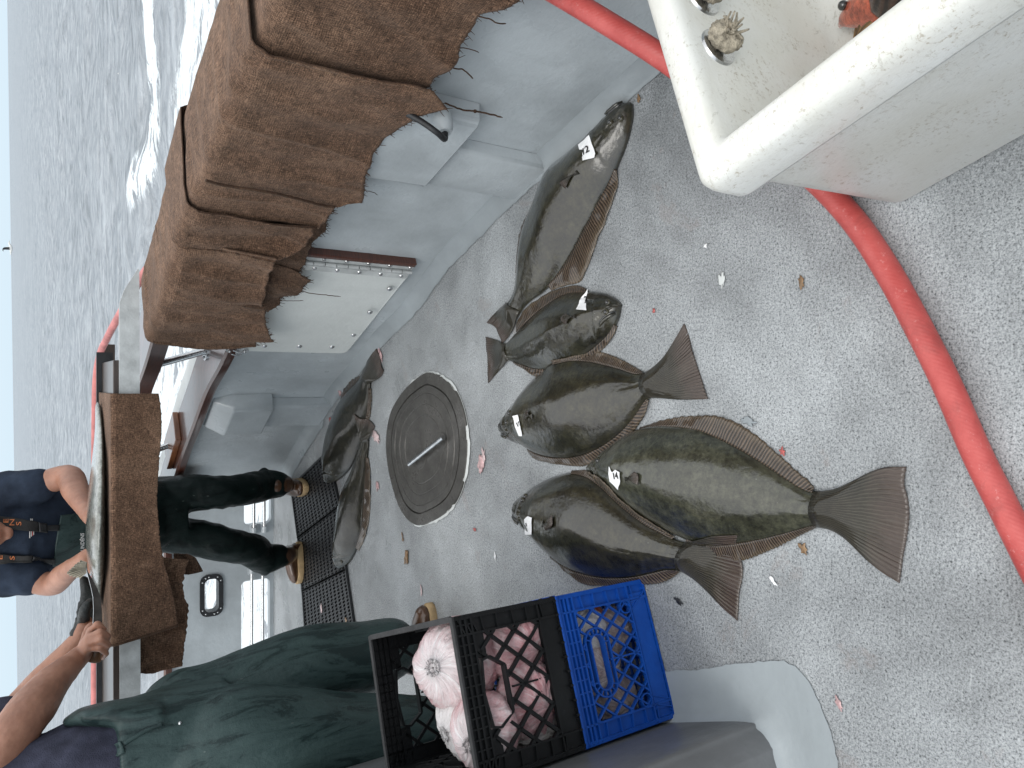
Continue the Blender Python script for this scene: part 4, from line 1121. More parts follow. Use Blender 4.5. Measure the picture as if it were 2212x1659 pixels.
# the largest
halibut('largest halibut, pale grey green, with a great square tail and a torn tag',
  fr(F8, [(524, 900), (560, 865), (620, 810), (700, 752), (780, 718), (860, 705), (960, 708), (1060, 724), (1150, 760), (1250, 812), (1350, 872), (1450, 938), (1540, 998), (1600, 1024), (1645, 1024)]),
  fr(F8, [(523, 922), (600, 990), (680, 1062), (760, 1130), (850, 1190), (940, 1236), (1040, 1275), (1140, 1288), (1240, 1280), (1340, 1264), (1440, 1240), (1540, 1213), (1605, 1196), (1645, 1199)]),
  (fr(F8, [(1645, 1024), (1720, 1010), (1800, 972), (1880, 932), (1960, 908), (2055, 906)]), fr(F8, [(2058, 910), (2050, 990), (2064, 1070), (2070, 1160), (2055, 1260), (2038, 1350), (2022, 1466)]), fr(F8, [(1645, 1199), (1700, 1214), (1760, 1255), (1840, 1335), (1930, 1412), (2022, 1468)])),
  fr(F8, [(770, 714), (860, 682), (960, 662), (1060, 655), (1130, 656), (1200, 674), (1280, 716), (1360, 776), (1440, 845), (1520, 918), (1580, 968), (1612, 1004)]),
  fr(F8, [(1000, 1320), (1080, 1362), (1160, 1376), (1260, 1364), (1350, 1334), (1450, 1290), (1540, 1244), (1622, 1202)]),
  .075, M['fish_pale'], eyes=[F13(1455, 935)], tagp=fr(F13, [(1645, 1042), (1690, 1115), (1725, 1082), (1778, 1110), (1780, 1230), (1765, 1325), (1665, 1225)]), tagtxt=('14', .022, -math.pi/2+.2, (.006, .0)), seed=14, mouth=0, gill=.20, nrays=84,
  pect=fr(F13, [(1860, 1240), (1850, 1170), (2010, 1095), (2065, 1150), (2060, 1290)]))
# in front of it, towards the crates
halibut('brownish halibut with a crumpled tag overlapping the largest one, beside the blue crate',
  fr(F8, [(172, 1098), (180, 1062), (208, 1038), (250, 1008), (310, 972), (380, 946), (450, 934), (520, 952), (590, 1000), (650, 1058), (720, 1120), (800, 1180), (880, 1225), (955, 1262), (1010, 1272)]),
  fr(F8, [(171, 1122), (186, 1170), (215, 1212), (250, 1240), (290, 1292), (340, 1340), (400, 1386), (470, 1420), (560, 1442), (660, 1448), (750, 1440), (830, 1422), (900, 1406), (968, 1408)]),
  (fr(F8, [(1010, 1272), (1060, 1258), (1120, 1243), (1240, 1238)]), fr(F8, [(1240, 1240), (1244, 1290), (1264, 1380), (1262, 1440), (1246, 1530), (1240, 1648)]), fr(F8, [(968, 1408), (1030, 1450), (1100, 1520), (1170, 1595), (1238, 1650)])),
  fr(F8, [(440, 924), (530, 925), (600, 965), (660, 1030), (720, 1090), (780, 1140), (860, 1192), (940, 1243)]),
  fr(F8, [(340, 1352), (420, 1424), (500, 1476), (600, 1482), (700, 1478), (790, 1476), (860, 1472), (920, 1448), (962, 1414)]),
  .068, M['fish'], eyes=[F13(400, 1455), F13(355, 1510)], tagp=fr(F8, [(212, 1165), (226, 1152), (242, 1158), (240, 1226), (216, 1226)]), tagtxt=('11', .013, -math.pi/2+.3, (.0, 0)), seed=21, mouth=-1,
  pect=fr(F8, [(295, 1160), (290, 1200), (315, 1215), (345, 1190), (345, 1140)]))
# two by the far wall
halibut('dark halibut lying against the wall by the mats, its tail towards the hatch panel',
  [(716, 1044), (709, 1036), (707, 1018), (708, 995), (710.5, 960), (713, 934), (720, 907), (730, 880), (742, 858), (758, 840), (774, 824), (785, 809)],
  [(719, 1044), (730, 1039), (743, 1029), (757, 1014), (768, 993), (778, 965), (788, 935), (795, 907), (799, 885), (801, 866), (801, 845), (803, 828)],
  (fr(F11, [(1225, 640), (1270, 520), (1310, 360), (1345, 230), (1388, 176)]), fr(F11, [(1390, 176), (1425, 200), (1440, 290), (1468, 350), (1490, 480), (1530, 580)]), fr(F11, [(1340, 770), (1390, 740), (1480, 680), (1530, 590)])),
  fr(F11, [(910, 975), (945, 845), (1035, 725), (1140, 668), (1222, 648)]), fr(F11, [(1350, 850), (1352, 1000), (1335, 1200), (1315, 1300)]),
  .062, M['fish_far'], eyes=[(716, 1018)], seed=30, mouth=0, group='pair of halibut by the far wall', nrays=50)
halibut('narrow dark halibut with wet head by the mat edge, tail over another fish',
  [(740, 1228), (733, 1221), (728, 1208), (730, 1186), (734, 1157), (736, 1128), (738, 1101), (743, 1070), (752, 1043), (762, 1020), (773, 992), (779, 966), (781, 948)],
  [(744, 1228), (755, 1217), (768, 1196), (777, 1170), (786, 1139), (789, 1107), (791, 1075), (793, 1043), (794.5, 1012), (796, 985), (798, 965), (799, 950)],
  ([(781, 950), (776, 930), (771, 910), (766, 893)], [(766, 893), (778, 903), (796, 905), (806, 912), (812, 921)], [(799, 950), (802, 943), (807, 933), (812, 921)]),
  None, fr(F9, [(735, 215), (748, 300), (752, 420), (750, 540), (742, 680), (722, 810), (690, 905), (655, 975)]),
  .058, M['fish_far'], eyes=[F9(505, 1060)], seed=37, mouth=0, group='pair of halibut by the far wall', nrays=60)

# ================================================================== HOSE
def hose_obj(pts, rad, label, n=20, m=None):
    pp = resample(spline(pts, 10), 200); base = pp[len(pp)//2]
    vs = []; uv = []; fs = []; up = Vector((0, 0, 1)); L = 0
    for i, p in enumerate(pp):
        t = (pp[min(i+1, 199)]-pp[max(i-1, 0)]).normalized(); a = (up-up.dot(t)*t).normalized(); b = t.cross(a)
        if i: L += (pp[i]-pp[i-1]).length
        for k in range(n+1):
            th = 2*math.pi*k/n; vs.append(p+rad*(math.cos(th)*a+math.sin(th)*b)); uv.append((L, k/n*.14))
    for i in range(199):
        for k in range(n): fs.append((i*(n+1)+k, i*(n+1)+k+1, (i+1)*(n+1)+k+1, (i+1)*(n+1)+k))
    o = mesh('hose', vs, fs, m or M['hose'], None, True, uv, base=(base.x, base.y, min(v.z for v in vs))); fixn(o)
    bm = bmesh.new(); bm.from_mesh(o.data); bmesh.ops.remove_doubles(bm, verts=bm.verts, dist=1e-6); bmesh.ops.recalc_face_normals(bm, faces=bm.faces); bm.to_mesh(o.data); bm.free()
    return tag(o, label, 'hose')
hr = .0235
hp_ = [PD((1040, -110), 1.62), PD((1120, -62), 1.60), PD((1215, -8), 1.56), PD((1312, 50), 1.52), PD((1430, 124), 1.48), PD((1540, 205), 1.47)]
hq = [G((1640, 290), hr), G((1700, 340), hr), G((1773, 400), hr), G((1850, 484), hr), G((1920, 590), hr), G((1985, 710), hr), G((2045, 830), hr), G((2110, 980), hr), G((2165, 1090), hr), G((2225, 1210), hr), G((2290, 1340), hr), G((2350, 1500), hr), G((2380, 1700), hr)]
mid = []
hose_obj(hp_+mid+hq, hr, 'red rubber hose running from the rail under the white bin and across the deck')
# ================================================================== WHITE BIN
bt = thing('fish_bin', (.40, .70, .0), 'big scuffed white plastic fish bin with thick rounded rim', 'bin')
Cn = Vector((.281, .764, 0)); eu = Vector((.33, -.944, 0)).normalized(); ev = Vector((.944, .33, 0)); LU, LV = 1.15, .80; BH = .50
def bp(u, v, z): return Cn+eu*u+ev*v+Vector((0, 0, z))
def rr4(i, r, n=7, i2=None):
    """rounded rectangle loop inset by i, in bin coordinates"""
    out = []
    for cu, cv, a0 in ((LU-i-r, LV-i-r, 0), (i+r, LV-i-r, 90), (i+r, i+r, 180), (LU-i-r, i+r, 270)):
        for k in range(n+1):
            a = R(a0+90*k/n); out.append((cu+r*math.cos(a), cv+r*math.sin(a)))
    return out
prof = [(.055, .0, .03), (.040, .003, .035), (.030, .016, .04), (.020, .395, .035), (.016, .405, .03), (.003, .408, .03), (.0, .418, .03), (.0, .470, .03), (.003, .486, .028), (.010, .496, .025), (.020, .5, .02),
        (.046, .5, .016), (.053, .497, .015), (.058, .488, .015), (.060, .475, .015), (.072, .20, .03), (.080, .11, .05), (.095, .088, .06), (.12, .08, .06), (.3, .08, .05)]
vs = []; fs = []
k = len(rr4(0, .05))
for (i_, z, r) in prof:
    for (u, v) in rr4(i_, r): vs.append(bp(u, v, z))
for i in range(len(prof)-1):
    for j in range(k): fs.append((i*k+j, i*k+(j+1) % k, (i+1)*k+(j+1) % k, (i+1)*k+j))
fs.append(tuple((len(prof)-1)*k+j for j in range(k))); fs.append(tuple(range(k))[::-1])
o = mesh('tub', vs, fs, M['bin'], bt, True); fixn(o)
sharp(o, 60)
# rope plugs with washers on the far inner wall (v axis wall at u small)
def inner_at(px):
    o_ = Vector((0, 0, EYE)); L = wloc(o); bv = BVHTree.FromPolygons([tuple(v.co+L) for v in o.data.vertices], [tuple(p.vertices) for p in o.data.polygons])
    r = bv.ray_cast(o_, ray(px).normalized()); return r[0], r[1]
for px in (F7(470, 270), F7(385, -10)):
    q, nn = inner_at(px)
    if q is None: continue
    if nn.dot(ray(px)) > 0: nn = -nn
    rot = nn.to_track_quat('Z', 'Y').to_matrix()
    mb = MB(); mb.tube([q-nn*.001, q+nn*.004], [.034, .032], 24); wsh = mb.build('washer', M['steel'], bt, True, sh=40)
    mb = MB(); c = q+nn*.022+Vector((.0, .0, .006))
    for t in range(9):
        a = rot @ Vector((math.cos(t*.9)*.010, math.sin(t*1.3)*.010, .004*math.sin(t*2))); mb.ell(c+a, .0165, nu=10, nv=8)
    fuse(mb, 'rope_knot', M['rope'], wsh, .0028, 3, lambda v, n_: v+n_*(.0035*noise.noise(v*150)+.002*noise.noise(v*400)))
    fr_ = MB()
    for t in range(22):
        a = random.random()*6.28; b = random.random()*.8+.1
        d_ = (rot @ Vector((math.cos(a)*b, math.sin(a)*b, 1))).normalized()+Vector((0, 0, .35)); d_.normalize()
        s0 = c+d_*.012; fr_.tube([s0, s0+d_*.012+Vector((random.uniform(-1, 1), random.uniform(-1, 1), random.uniform(-1, 1)))*.003, s0+d_*.022+Vector((random.uniform(-1, 1), random.uniform(-1, 1), random.uniform(-1, 1)))*.007], [.0028, .0024, .0014], 6)
    fo = fr_.build('frayed_strands', M['rope'], wsh, True); fo['kind'] = 'stuff'
# rockfish in the bin
def blobfish(name, secs, m, label, group=None, tailpts=None):
    mb = MB(); mb.loft(secs, 24)
    c = secs[len(secs)//2][0]; t = thing(name, (c[0], c[1], c[2]), label, 'fish', group)
    b = mb.build('body', m, t, True)
    uvl = b.data.uv_layers.new(name='UVMap')
    for lp in b.data.loops:
        v = b.data.vertices[lp.vertex_index].co; uvl.data[lp.index].uv = (v.x*60+v.y*30, .2)
    return t
fbz = .11
a0 = PD(F7(1145, 140), 1.48); a1 = PD(F7(1420, 60), 1.50)
def onfloor(px, z): return G(px, z)
A0 = onfloor(F7(1148, 138), .115); A1 = onfloor(F7(1420, -40), .13)
ax = (A1-A0).normalized(); ay = Vector((-ax.y, ax.x, 0))
secs = [(A0+Vector((0, 0, -.008)), ay*.006, (0, 0, .006))]
for f, wd, hh in ((.12, .012, .011), (.3, .024, .020), (.55, .038, .030), (.8, .050, .038), (1.0, .058, .042), (1.4, .05, .038), (1.9, .03, .022), (2.3, .014, .012)):
    secs.append((A0.lerp(A1, f), ay*wd, (0, 0, hh)))
rf = blobfish('rockfish', secs, M['redfish'], 'red rockfish with pointed head lying in the white bin', 'fish in the white bin')
mb = MB(); mb.ell(A0.lerp(A1, .30)+Vector((0, 0, .022))+ay*.012, .009, nu=10, nv=8); mb.build('eye', M['eye'], rf, True)
B0 = onfloor(F7(1440, 120), .15); B1 = onfloor(F7(1500, -120), .16); ax = (B1-B0).normalized(); ay = Vector((-ax.y, ax.x, 0))
secs = [(B0, ay*.012, (0, 0, .008))]+[(B0.lerp(B1, f), ay*wd, (0, 0, hh)) for f, wd, hh in ((.2, .035, .02), (.6, .045, .035), (1.2, .06, .05), (2, .05, .04), (2.8, .02, .02))]
bf = blobfish('rockfish', secs, M['brownfish'], 'dark brown striped rockfish lying on the red one in the white bin', 'fish in the white bin')
D0 = onfloor(F7(1250, 265), .10); D1 = onfloor(F7(1400, 100), .14)
ax = (D1-D0).normalized(); ay = Vector((-ax.y, ax.x, 0)); vs = []; uv = []; fs = []
for i in range(10):
    f = i/9
    for k in range(14):
        u = -1+2*k/13; v = D0.lerp(D1, f)+ay*u*(.008+.04*f**.7)+Vector((0, 0, .015*math.sin(f*3)+.004*math.sin(u*14))); vs.append(v); uv.append((u*5, f))
for i in range(9):
    for k in range(13): fs.append((i*14+k, i*14+k+1, (i+1)*14+k+1, (i+1)*14+k))
M['tanfin'] = m_fin('tan_tail_skin', (.16, .085, .03), (.34, .20, .08), (.4, .26, .12))
o = mesh('tail_fin', vs, fs, M['tanfin'], bf, True, uv); fixn(o); o.modifiers.new('s', 'SOLIDIFY').thickness = .002

# ================================================================== MILK CRATES
def crate(m, P0, z0, style, label, group=None):
    """P0: front right bottom corner, e1 to the left along the front, e2 away from camera"""
    e1 = Vector((-.936, -.351, 0)); e2 = Vector((-.351, .936, 0)); Wd, Dp, Hh = .335, .475, .282
    t = thing('milk_crate', (P0.x+e1.x*Wd/2+e2.x*Dp/2, P0.y+e1.y*Wd/2+e2.y*Dp/2, z0), label, 'crate', group)
    def face(o_, ex, wd, nn, name):
        """openwork panel: o_ lower corner, ex along, nn outward"""
        mb = MB()
        def bar(a, b, th, d0=.0, d1=.010):
            A = o_+ex*a[0]+Vector((0, 0, a[1])); B = o_+ex*b[0]+Vector((0, 0, b[1])); d = (B-A); l = d.length/2
            if l < 1e-5: return
            d.normalize(); q = d.cross(nn).normalized(); mb.obox((A+B)/2-nn*(d0+d1)/2, d*l, q*th/2, nn*(d1-d0)/2)
        def plate(x0, x1, a0, a1, d0=.0075, d1=.0100):
            A = o_+ex*x0+Vector((0, 0, a0)); B = o_+ex*x1+Vector((0, 0, a1)); c = (A+B)/2
            mb.obox(c-nn*(d0+d1)/2, ex*(x1-x0)/2, (0, 0, (a1-a0)/2), nn*(d1-d0)/2)
        H_ = Hh; T = .0044
        lo_, hi = .062, H_-.075             # openwork band
        sd_ = .042
        plate(.004, wd-.004, 0.002, lo_)
        if style == 'blue': plate(.030, wd-.030, 0.008, lo_-.006, .003, .0074)
        plate(.004, wd-.004, hi+.03, H_-.003)
        plate(.004, sd_, lo_, hi+.03); plate(wd-sd_, wd-.004, lo_, hi+.03)
        # frame ribs
        for z in ((.003, lo_-.003, hi+.03, hi+.045, hi+.058, H_-.003) if style != 'blue' else (.003, lo_, hi+.03, hi+.043, hi+.055, hi+.067, H_-.003)): bar((.002, z), (wd-.002, z), T)
        for x in (.003, sd_, wd-sd_, wd-.003): bar((x, .002), (x, H_-.002), T)
        nst = 16 if style == 'black' else 12
        xs_ = [wd*k/nst for k in range(1, nst)]
        for x in xs_:
            if style == 'black' or abs(x-wd/2) < .085: bar((x, hi+.03), (x, H_-.003), T*.7, .001)
        for k in range(1, 7): bar((.003, k*H_/7+.01), (sd_, k*H_/7+.01-.004*(k % 2)), T*.8, .001); bar((wd-sd_, k*H_/7+.01), (wd-.003, k*H_/7+.01+.004*(k % 2)), T*.8, .001)
        # corner gussets
        if style == 'black':
            for x0, sg in ((.003, 1), (wd-.003, -1)):
                for q in range(3): bar((x0, H_-.01-q*.016), (x0+sg*.038, H_-.026-q*.016), T*.8, .001)
            for q in range(11): bar((.01+q*(wd-.02)/10, .0), (.01+q*(wd-.02)/10, .012), T, -.002, .004)
        # openwork: region polygon (convex) and handle slot
        hw = .068 if style == 'black' else .062; hz0, hz1 = hi-.035, hi+.0
        cx = wd/2; rx0, rx1 = sd_, wd-sd_; rz0, rz1 = lo_, hi+.03
        def inh(x, z):
            if style == 'black': return z > hz0-.004 and abs(x-cx) < hw-.016+(z-hz0)*.55
            dx = max(abs(x-cx)-(hw-.02), 0); return math.hypot(dx, z-(hz0+hz1)/2) < .034
        N = 420
        step = .064 if style == 'black' else .052; sl = 1.12 if style == 'black' else 1.3
        for sg in (1, -1):
            for q in range(-9, 10):
                # line z = z0 + sg*sl*(x-cx) + q*step
                run = None
                for i in range(N+1):
                    x = rx0+(rx1-rx0)*i/N; z = (rz0+rz1)/2-.02+sg*sl*(x-cx)+q*step
                    ok = rz0 <= z <= rz1 and not inh(x, z)
                    if ok and run is None: run = (x, z)
                    if run is not None and (not ok or i == N):
                        bar(run, (x, z), .0072 if style == 'black' else .0042, .001, .010+.0006*(sg > 0)); run = None
        bar((cx, rz0), (cx, hz0-.012), .004, .001, .01)
        # handle rim
        if style == 'black':
            hp2 = [(cx-hw, hz1+.02), (cx-hw-.004, hz1), (cx-hw+.02, hz0), (cx+hw-.02, hz0), (cx+hw+.004, hz1), (cx+hw, hz1+.02), (cx, hz1+.028)]
            for a, b in zip(hp2, hp2[1:]+hp2[:1]): bar(a, b, .005, -.001, .016)
            plate(rx0, cx-hw-.004, hz1+.002, rz1); plate(cx+hw+.004, rx1, hz1+.002, rz1)
            # little triangular webs by the handle
        else:
            for rr, dd in ((.021, .018), (.036, .010)):
                pts = []
                for k in range(24):
                    a = 2*math.pi*k/24; pts.append((cx+(hw-.02)*(1 if math.cos(a) > 0 else -1)+rr*math.cos(a), (hz0+hz1)/2+rr*math.sin(a)))
                for a, b in zip(pts, pts[1:]+pts[:1]): bar(a, b, .0035, -.001, dd)
            for k in range(14):
                a = 2*math.pi*k/14+.2; x = cx+(hw-.02)*math.cos(a)*1.05; c_ = (x, (hz0+hz1)/2)
                sx_ = (hw-.02)*(1 if math.cos(a) > 0 else -1); bar((cx+sx_+.021*math.cos(a), (hz0+hz1)/2+.021*math.sin(a)), (cx+sx_+.036*math.cos(a), (hz0+hz1)/2+.036*math.sin(a)), .003, .0, .009)
            for xx in (cx-wd*.33, cx+wd*.33):
                pts = [(xx+.016*math.cos(2*math.pi*k/16), lo_+.018+.016*math.sin(2*math.pi*k/16)) for k in range(16)]
                for a, b in zip(pts, pts[1:]+pts[:1]): bar(a, b, .003, -.002, .012)
                bar((xx-.008, lo_), (xx-.012*(1 if xx < cx else -1), .004), .003, .0, .006); bar((xx+.012, lo_), (xx-.03*(1 if xx < cx else -1), .004), .003, .0, .006)
        return mb.build(name, m, t)
    nf = Vector((.351, -.936, 0))
    A = Vector((P0.x, P0.y, z0))
    face(A, e1, Wd, nf, 'front_panel')
    face(A+e2*Dp, e1, Wd, -nf, 'back_panel')
    face(A, e2, Dp, -e1, 'side_panel'); face(A+e1*Wd, e2, Dp, e1, 'side_panel')
    # bottom grid
    mb = MB()
    for k in range(1, 16):
        f = k/16; mb.obox(A+e1*Wd*f+e2*Dp/2+Vector((0, 0, .006)), e1*.0025, e2*(Dp/2-.004), (0, 0, .003))
        mb.obox(A+e1*Wd/2+e2*Dp*f+Vector((0, 0, .0062)), e2*.0025, e1*(Wd/2-.004), (0, 0, .0028))
    mb.build('base_grid', m, t)
    # rim
    mb = MB()
    for c, a, b in ((A+e1*Wd/2, e1*Wd/2, nf), (A+e1*Wd/2+e2*Dp, e1*Wd/2, -nf), (A+e2*Dp/2, e2*(Dp/2-.007), -e1), (A+e1*Wd+e2*Dp/2, e2*(Dp/2-.007), e1)):
        mb.obox(c+Vector((0, 0, Hh-.0))-b*.004, a, b*.0065, (0, 0, .0035))
    bevel(mb.build('rim', M['rimwear'] if style == 'black' else m, t), .0015)
    return t, A, e1, e2
P0 = G((1389.6, 1249.7)); P0 = Vector((P0.x, P0.y, 0))
ct1, A1_, e1, e2 = crate(M['blue'], P0, .002, 'blue', 'blue plastic milk crate of bagged fish standing on the deck under the black one')
ct2, A2_, e1, e2 = crate(M['black'], P0, .283, 'black', 'black plastic milk crate of bagged fillets stacked on the blue crate')
def bag(c, r, m, label, seed, knot=Vector((0, 0, 1)), group='bags of fish in the crates', sq=(1, 1, 1)):
    c = Vector(c); NU, NV = 110, 56; vs = []; uv = []; fs = []
    rot = knot.normalized().to_track_quat('Z', 'Y').to_matrix()
    for j in range(NV+1):
        v = j/NV; ph = math.pi*v
        for i in range(NU+1):
            u = i/NU; th = 2*math.pi*u
            rr = r*(math.sin(ph)**.9)
            zz = r*math.cos(ph)*.82
            pl = (1-sstep(.05, .5, v))
            wob = noise.noise(Vector((math.cos(th)*7.5, math.sin(th)*7.5, seed+v*1.2)))
            rr *= 1+.055*pl*wob+.10*noise.noise(Vector((math.cos(th)*1.3, math.sin(th)*1.3, seed+v*3)))
            zz *= 1+.05*wob*pl
            crk = .004*noise.noise(Vector((math.cos(th)*4, math.sin(th)*4, v*9+seed)))+.0035*(1-abs(noise.noise(Vector((math.cos(th)*6, math.sin(th)*6, v*6+seed+8))))*2)
            k = 1+crk/r
            if v < .10:
                # twisted neck
                f = 1-v/.10; rr = r*(.30*(1-f)+.07*f)*(1+.15*wob); zz = r*(.80+.14*f)
                if v < .045: rr = r*(.07+.12*sstep(.045, .015, v) if v > .01 else .02)*(1+.3*wob); zz = r*(.92+.03*wob-(.03 if v < .01 else 0))
            p = rot @ Vector((rr*k*math.cos(th+.6*pl)*sq[0], rr*k*math.sin(th+.6*pl)*sq[1], zz*k*sq[2]))
            vs.append(c+p); uv.append((u, v))
    for j in range(NV):
        for i in range(NU): fs.append((j*(NU+1)+i, (j+1)*(NU+1)+i, (j+1)*(NU+1)+i+1, j*(NU+1)+i+1))
    o = mesh('fish_bag', vs, fs, m, None, True, uv, base=(c.x, c.y, min(v.z for v in vs)))
    bm = bmesh.new(); bm.from_mesh(o.data); bmesh.ops.remove_doubles(bm, verts=bm.verts, dist=1e-6); bmesh.ops.recalc_face_normals(bm, faces=bm.faces); bm.to_mesh(o.data); bm.free()
    return tag(o, label, 'bag of fish', group)
def cb(A, f1_, f2_, z): return A+e1*.335*f1_+e2*.475*f2_+Vector((0, 0, z))
cam_dir = (Vector((0, 0, EYE))-cb(A2_, .4, .4, .25)).normalized()
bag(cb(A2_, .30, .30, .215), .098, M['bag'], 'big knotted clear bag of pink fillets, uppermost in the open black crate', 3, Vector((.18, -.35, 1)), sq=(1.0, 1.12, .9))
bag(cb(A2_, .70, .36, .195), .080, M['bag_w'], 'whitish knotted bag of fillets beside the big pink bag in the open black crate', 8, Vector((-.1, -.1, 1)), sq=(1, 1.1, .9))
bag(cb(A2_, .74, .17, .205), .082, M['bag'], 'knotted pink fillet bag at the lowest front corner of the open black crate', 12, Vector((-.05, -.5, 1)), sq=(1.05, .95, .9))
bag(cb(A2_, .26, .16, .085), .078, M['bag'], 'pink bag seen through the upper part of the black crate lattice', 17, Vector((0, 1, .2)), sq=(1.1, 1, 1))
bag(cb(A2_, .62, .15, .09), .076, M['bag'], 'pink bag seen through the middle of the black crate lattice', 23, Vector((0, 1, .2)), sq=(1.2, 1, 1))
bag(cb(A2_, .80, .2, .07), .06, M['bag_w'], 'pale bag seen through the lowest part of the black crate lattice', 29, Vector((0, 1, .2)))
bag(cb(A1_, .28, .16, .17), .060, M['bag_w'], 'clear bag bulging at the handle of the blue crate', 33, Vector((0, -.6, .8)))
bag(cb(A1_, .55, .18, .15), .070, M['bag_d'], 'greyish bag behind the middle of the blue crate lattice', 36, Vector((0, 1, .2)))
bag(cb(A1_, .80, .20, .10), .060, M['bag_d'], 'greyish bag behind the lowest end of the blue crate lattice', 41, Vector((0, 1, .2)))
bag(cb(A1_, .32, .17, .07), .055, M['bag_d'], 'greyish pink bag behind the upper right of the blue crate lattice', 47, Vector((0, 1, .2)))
c0 = cb(A1_, .10, .12, .17); c1 = cb(A1_, .30, .16, .10); d_ = (c1-c0).normalized(); q_ = d_.cross(Vector((.35, -.93, 0))).normalized()
secs = [(c0-d_*.02, q_*.008, Vector((.0, .01, 0))), (c0, q_*.022, Vector((-.005, .018, 0))), (c0.lerp(c1, .5), q_*.034, Vector((-.008, .024, 0))), (c1, q_*.03, Vector((-.008, .022, 0))), (c1+d_*.07, q_*.01, Vector((0, .01, 0)))]
blobfish('rockfish', secs, M['redfish'], 'orange red rockfish showing through the top end of the blue crate lattice')

# ================================================================== BURLAP over the rail
def bottom_of(pxs, off):
    out = [WP(p, off) for p in pxs]; return [Vector((s, z, 0)) for s, z in out]
def drape(label, top0, top1, bot, layer, seed, m=None, topcov=True, ztop=None, jag=.006, group='burlap sheets over the bulwark rail', hem=True, folds=1.0, name='burlap'):
    """top0/top1: arc length of the near and far end on the rail; bot: list of (s, z) along the hanging edge"""
    off = .048+layer
    bt_ = resample(bot, 170); NU = 170; vs = []; uv = []; fs = []
    zt = ztop or RZ1+.008+layer
    if topcov: pr = [(-.235-layer, .78), (-.236-layer, .84), (-.234-layer, zt-.02), (-.222-layer, zt-.004), (-.20, zt), (-.13, zt+.001), (-.06, zt), (.0, zt), (off-.022, zt-.001), (off-.008, zt-.008), (off, zt-.024)]
    else: pr = [(off, zt)]
    NW = 46
    for i in range(NU):
        u = i/(NU-1); st = top0+(top1-top0)*u; b = bt_[i]
        L = 0
        for (o_, z) in pr:
            wob = .006*noise.noise(Vector((st*6, o_*8, seed)))+.003*noise.noise(Vector((st*22, o_*14, seed)))
            cr = .006*abs(noise.noise(Vector((st*4+o_*5, o_*20, seed+4))))+.007*(1-min(1, 6*abs(noise.noise(Vector((st*5.5, o_*3, seed+14))))))
            on = o_; zz = z+wob+cr
            if o_ < -.21: on += wob*1.5; zz = z+.03*noise.noise(Vector((st*3, 1, seed))) if z < .8 else z
            vs.append(W(st, on, zz)); uv.append((st, L)); L += .03
        z1 = pr[-1][1]
        for k in range(1, NW+1):
            w_ = k/NW; s = st+(b.x-st)*w_; z = z1+(b.y-z1)*w_
            # folds that run down the cloth, growing towards the hem
            fo = .030*folds*noise.noise(Vector((s*5.5+.25*w_, w_*.8, seed)))*w_**.8+.013*folds*noise.noise(Vector((s*14, w_*1.5, seed+2)))*(.35+w_)+.007*folds*(1-min(1, 5*abs(noise.noise(Vector((s*6.5+z*1.2, z*1.5, seed+21))))))
            fo += .005*noise.noise(Vector((s*9, z*14, seed+7)))
            cr = .010*folds*max(0, noise.noise(Vector((s*5+z*3, z*5, seed+9))))
            lip = 0
            if w_ > .96: z += jag*.45*noise.noise(Vector((s*150, 0, seed)))+jag*1.3*noise.noise(Vector((s*24, 4, seed))); lip = .002
            if hem and (u < .012 or u > .988): fo += .004
            vs.append(W(s, off+fo+cr+lip+.004*w_, z)); uv.append((s, .3+(z1-z)))
    K2 = len(pr)+NW
    for i in range(NU-1):
        for k in range(K2-1): fs.append((i*K2+k, i*K2+k+1, (i+1)*K2+k+1, (i+1)*K2+k))
    c = W((top0+top1)/2, 0, 0); o = mesh(name, vs, fs, m or M['burlap'], None, True, uv, base=(c.x, c.y, min(v.z for v in vs))); fixn(o)
    md = o.modifiers.new('s', 'SOLIDIFY'); md.thickness = .004; md.offset = 0
    tag(o, label, 'burlap', group)
    rng = random.Random(seed); fm_ = MB()
    for q in range(60):
        i = rng.randrange(NU); p0 = vs[i*K2+K2-1]; ln = rng.uniform(.004, .016); dx = Vector((rng.uniform(-1, 1), rng.uniform(-1, 1), -rng.uniform(.3, 1))).normalized()
        fm_.tube([p0+Vector((0, 0, .004)), p0+dx*ln*.5, p0+dx*ln+Vector((0, 0, -ln*.3))], [.0011, .0009, .0005], 4, False)
    for q in range(120):
        i = rng.randrange(NU); k = rng.randrange(len(pr), K2); p0 = vs[i*K2+k]; nn = Vector((Pn(p0.length*0+top0+(top1-top0)*i/NU)[1].x, Pn(top0+(top1-top0)*i/NU)[1].y, 0))
        dx = (nn*rng.uniform(.4, 1)+Vector((rng.uniform(-1, 1), rng.uniform(-1, 1), rng.uniform(-1, 1)))).normalized(); ln = rng.uniform(.006, .015)
        fm_.tube([p0, p0+dx*ln*.5+nn*.002, p0+dx*ln], [.0008, .0007, .0004], 4, False)
    fz_ = fm_.build('loose_fibres', m or M['burlap'], o, True); fz_['kind'] = 'stuff'
    if hem:
        for iu in (0, NU-1):
            pts = [vs[iu*K2+k] for k in range(1 if topcov else 0, K2)]
            pts = [p+Vector((noise.noise(p*70)*.002, noise.noise(p*70+Vector((5, 0, 0)))*.002, 0)) for p in pts]
            mb = MB(); mb.tube(pts, .0022, 6); h_ = mb.build('hem', M['burlap'], o, True)
    return o
def sW(px, off=.05): return WP(px, off)[0]
def topS(px, off=.03):
    # arc length where the inner top fold is seen
    return WP(px, off)[0]
bot1 = bottom_of([(1330, -120), (1210, -55)]+fr(F4, [(1440, 0), (1380, 30), (1260, 75), (1240, 95), (1195, 170), (1130, 260), (1090, 330), (1050, 380), (1020, 410), (960, 470), (905, 535), (880, 575)]), .05)
seamA = topS((578, 82))
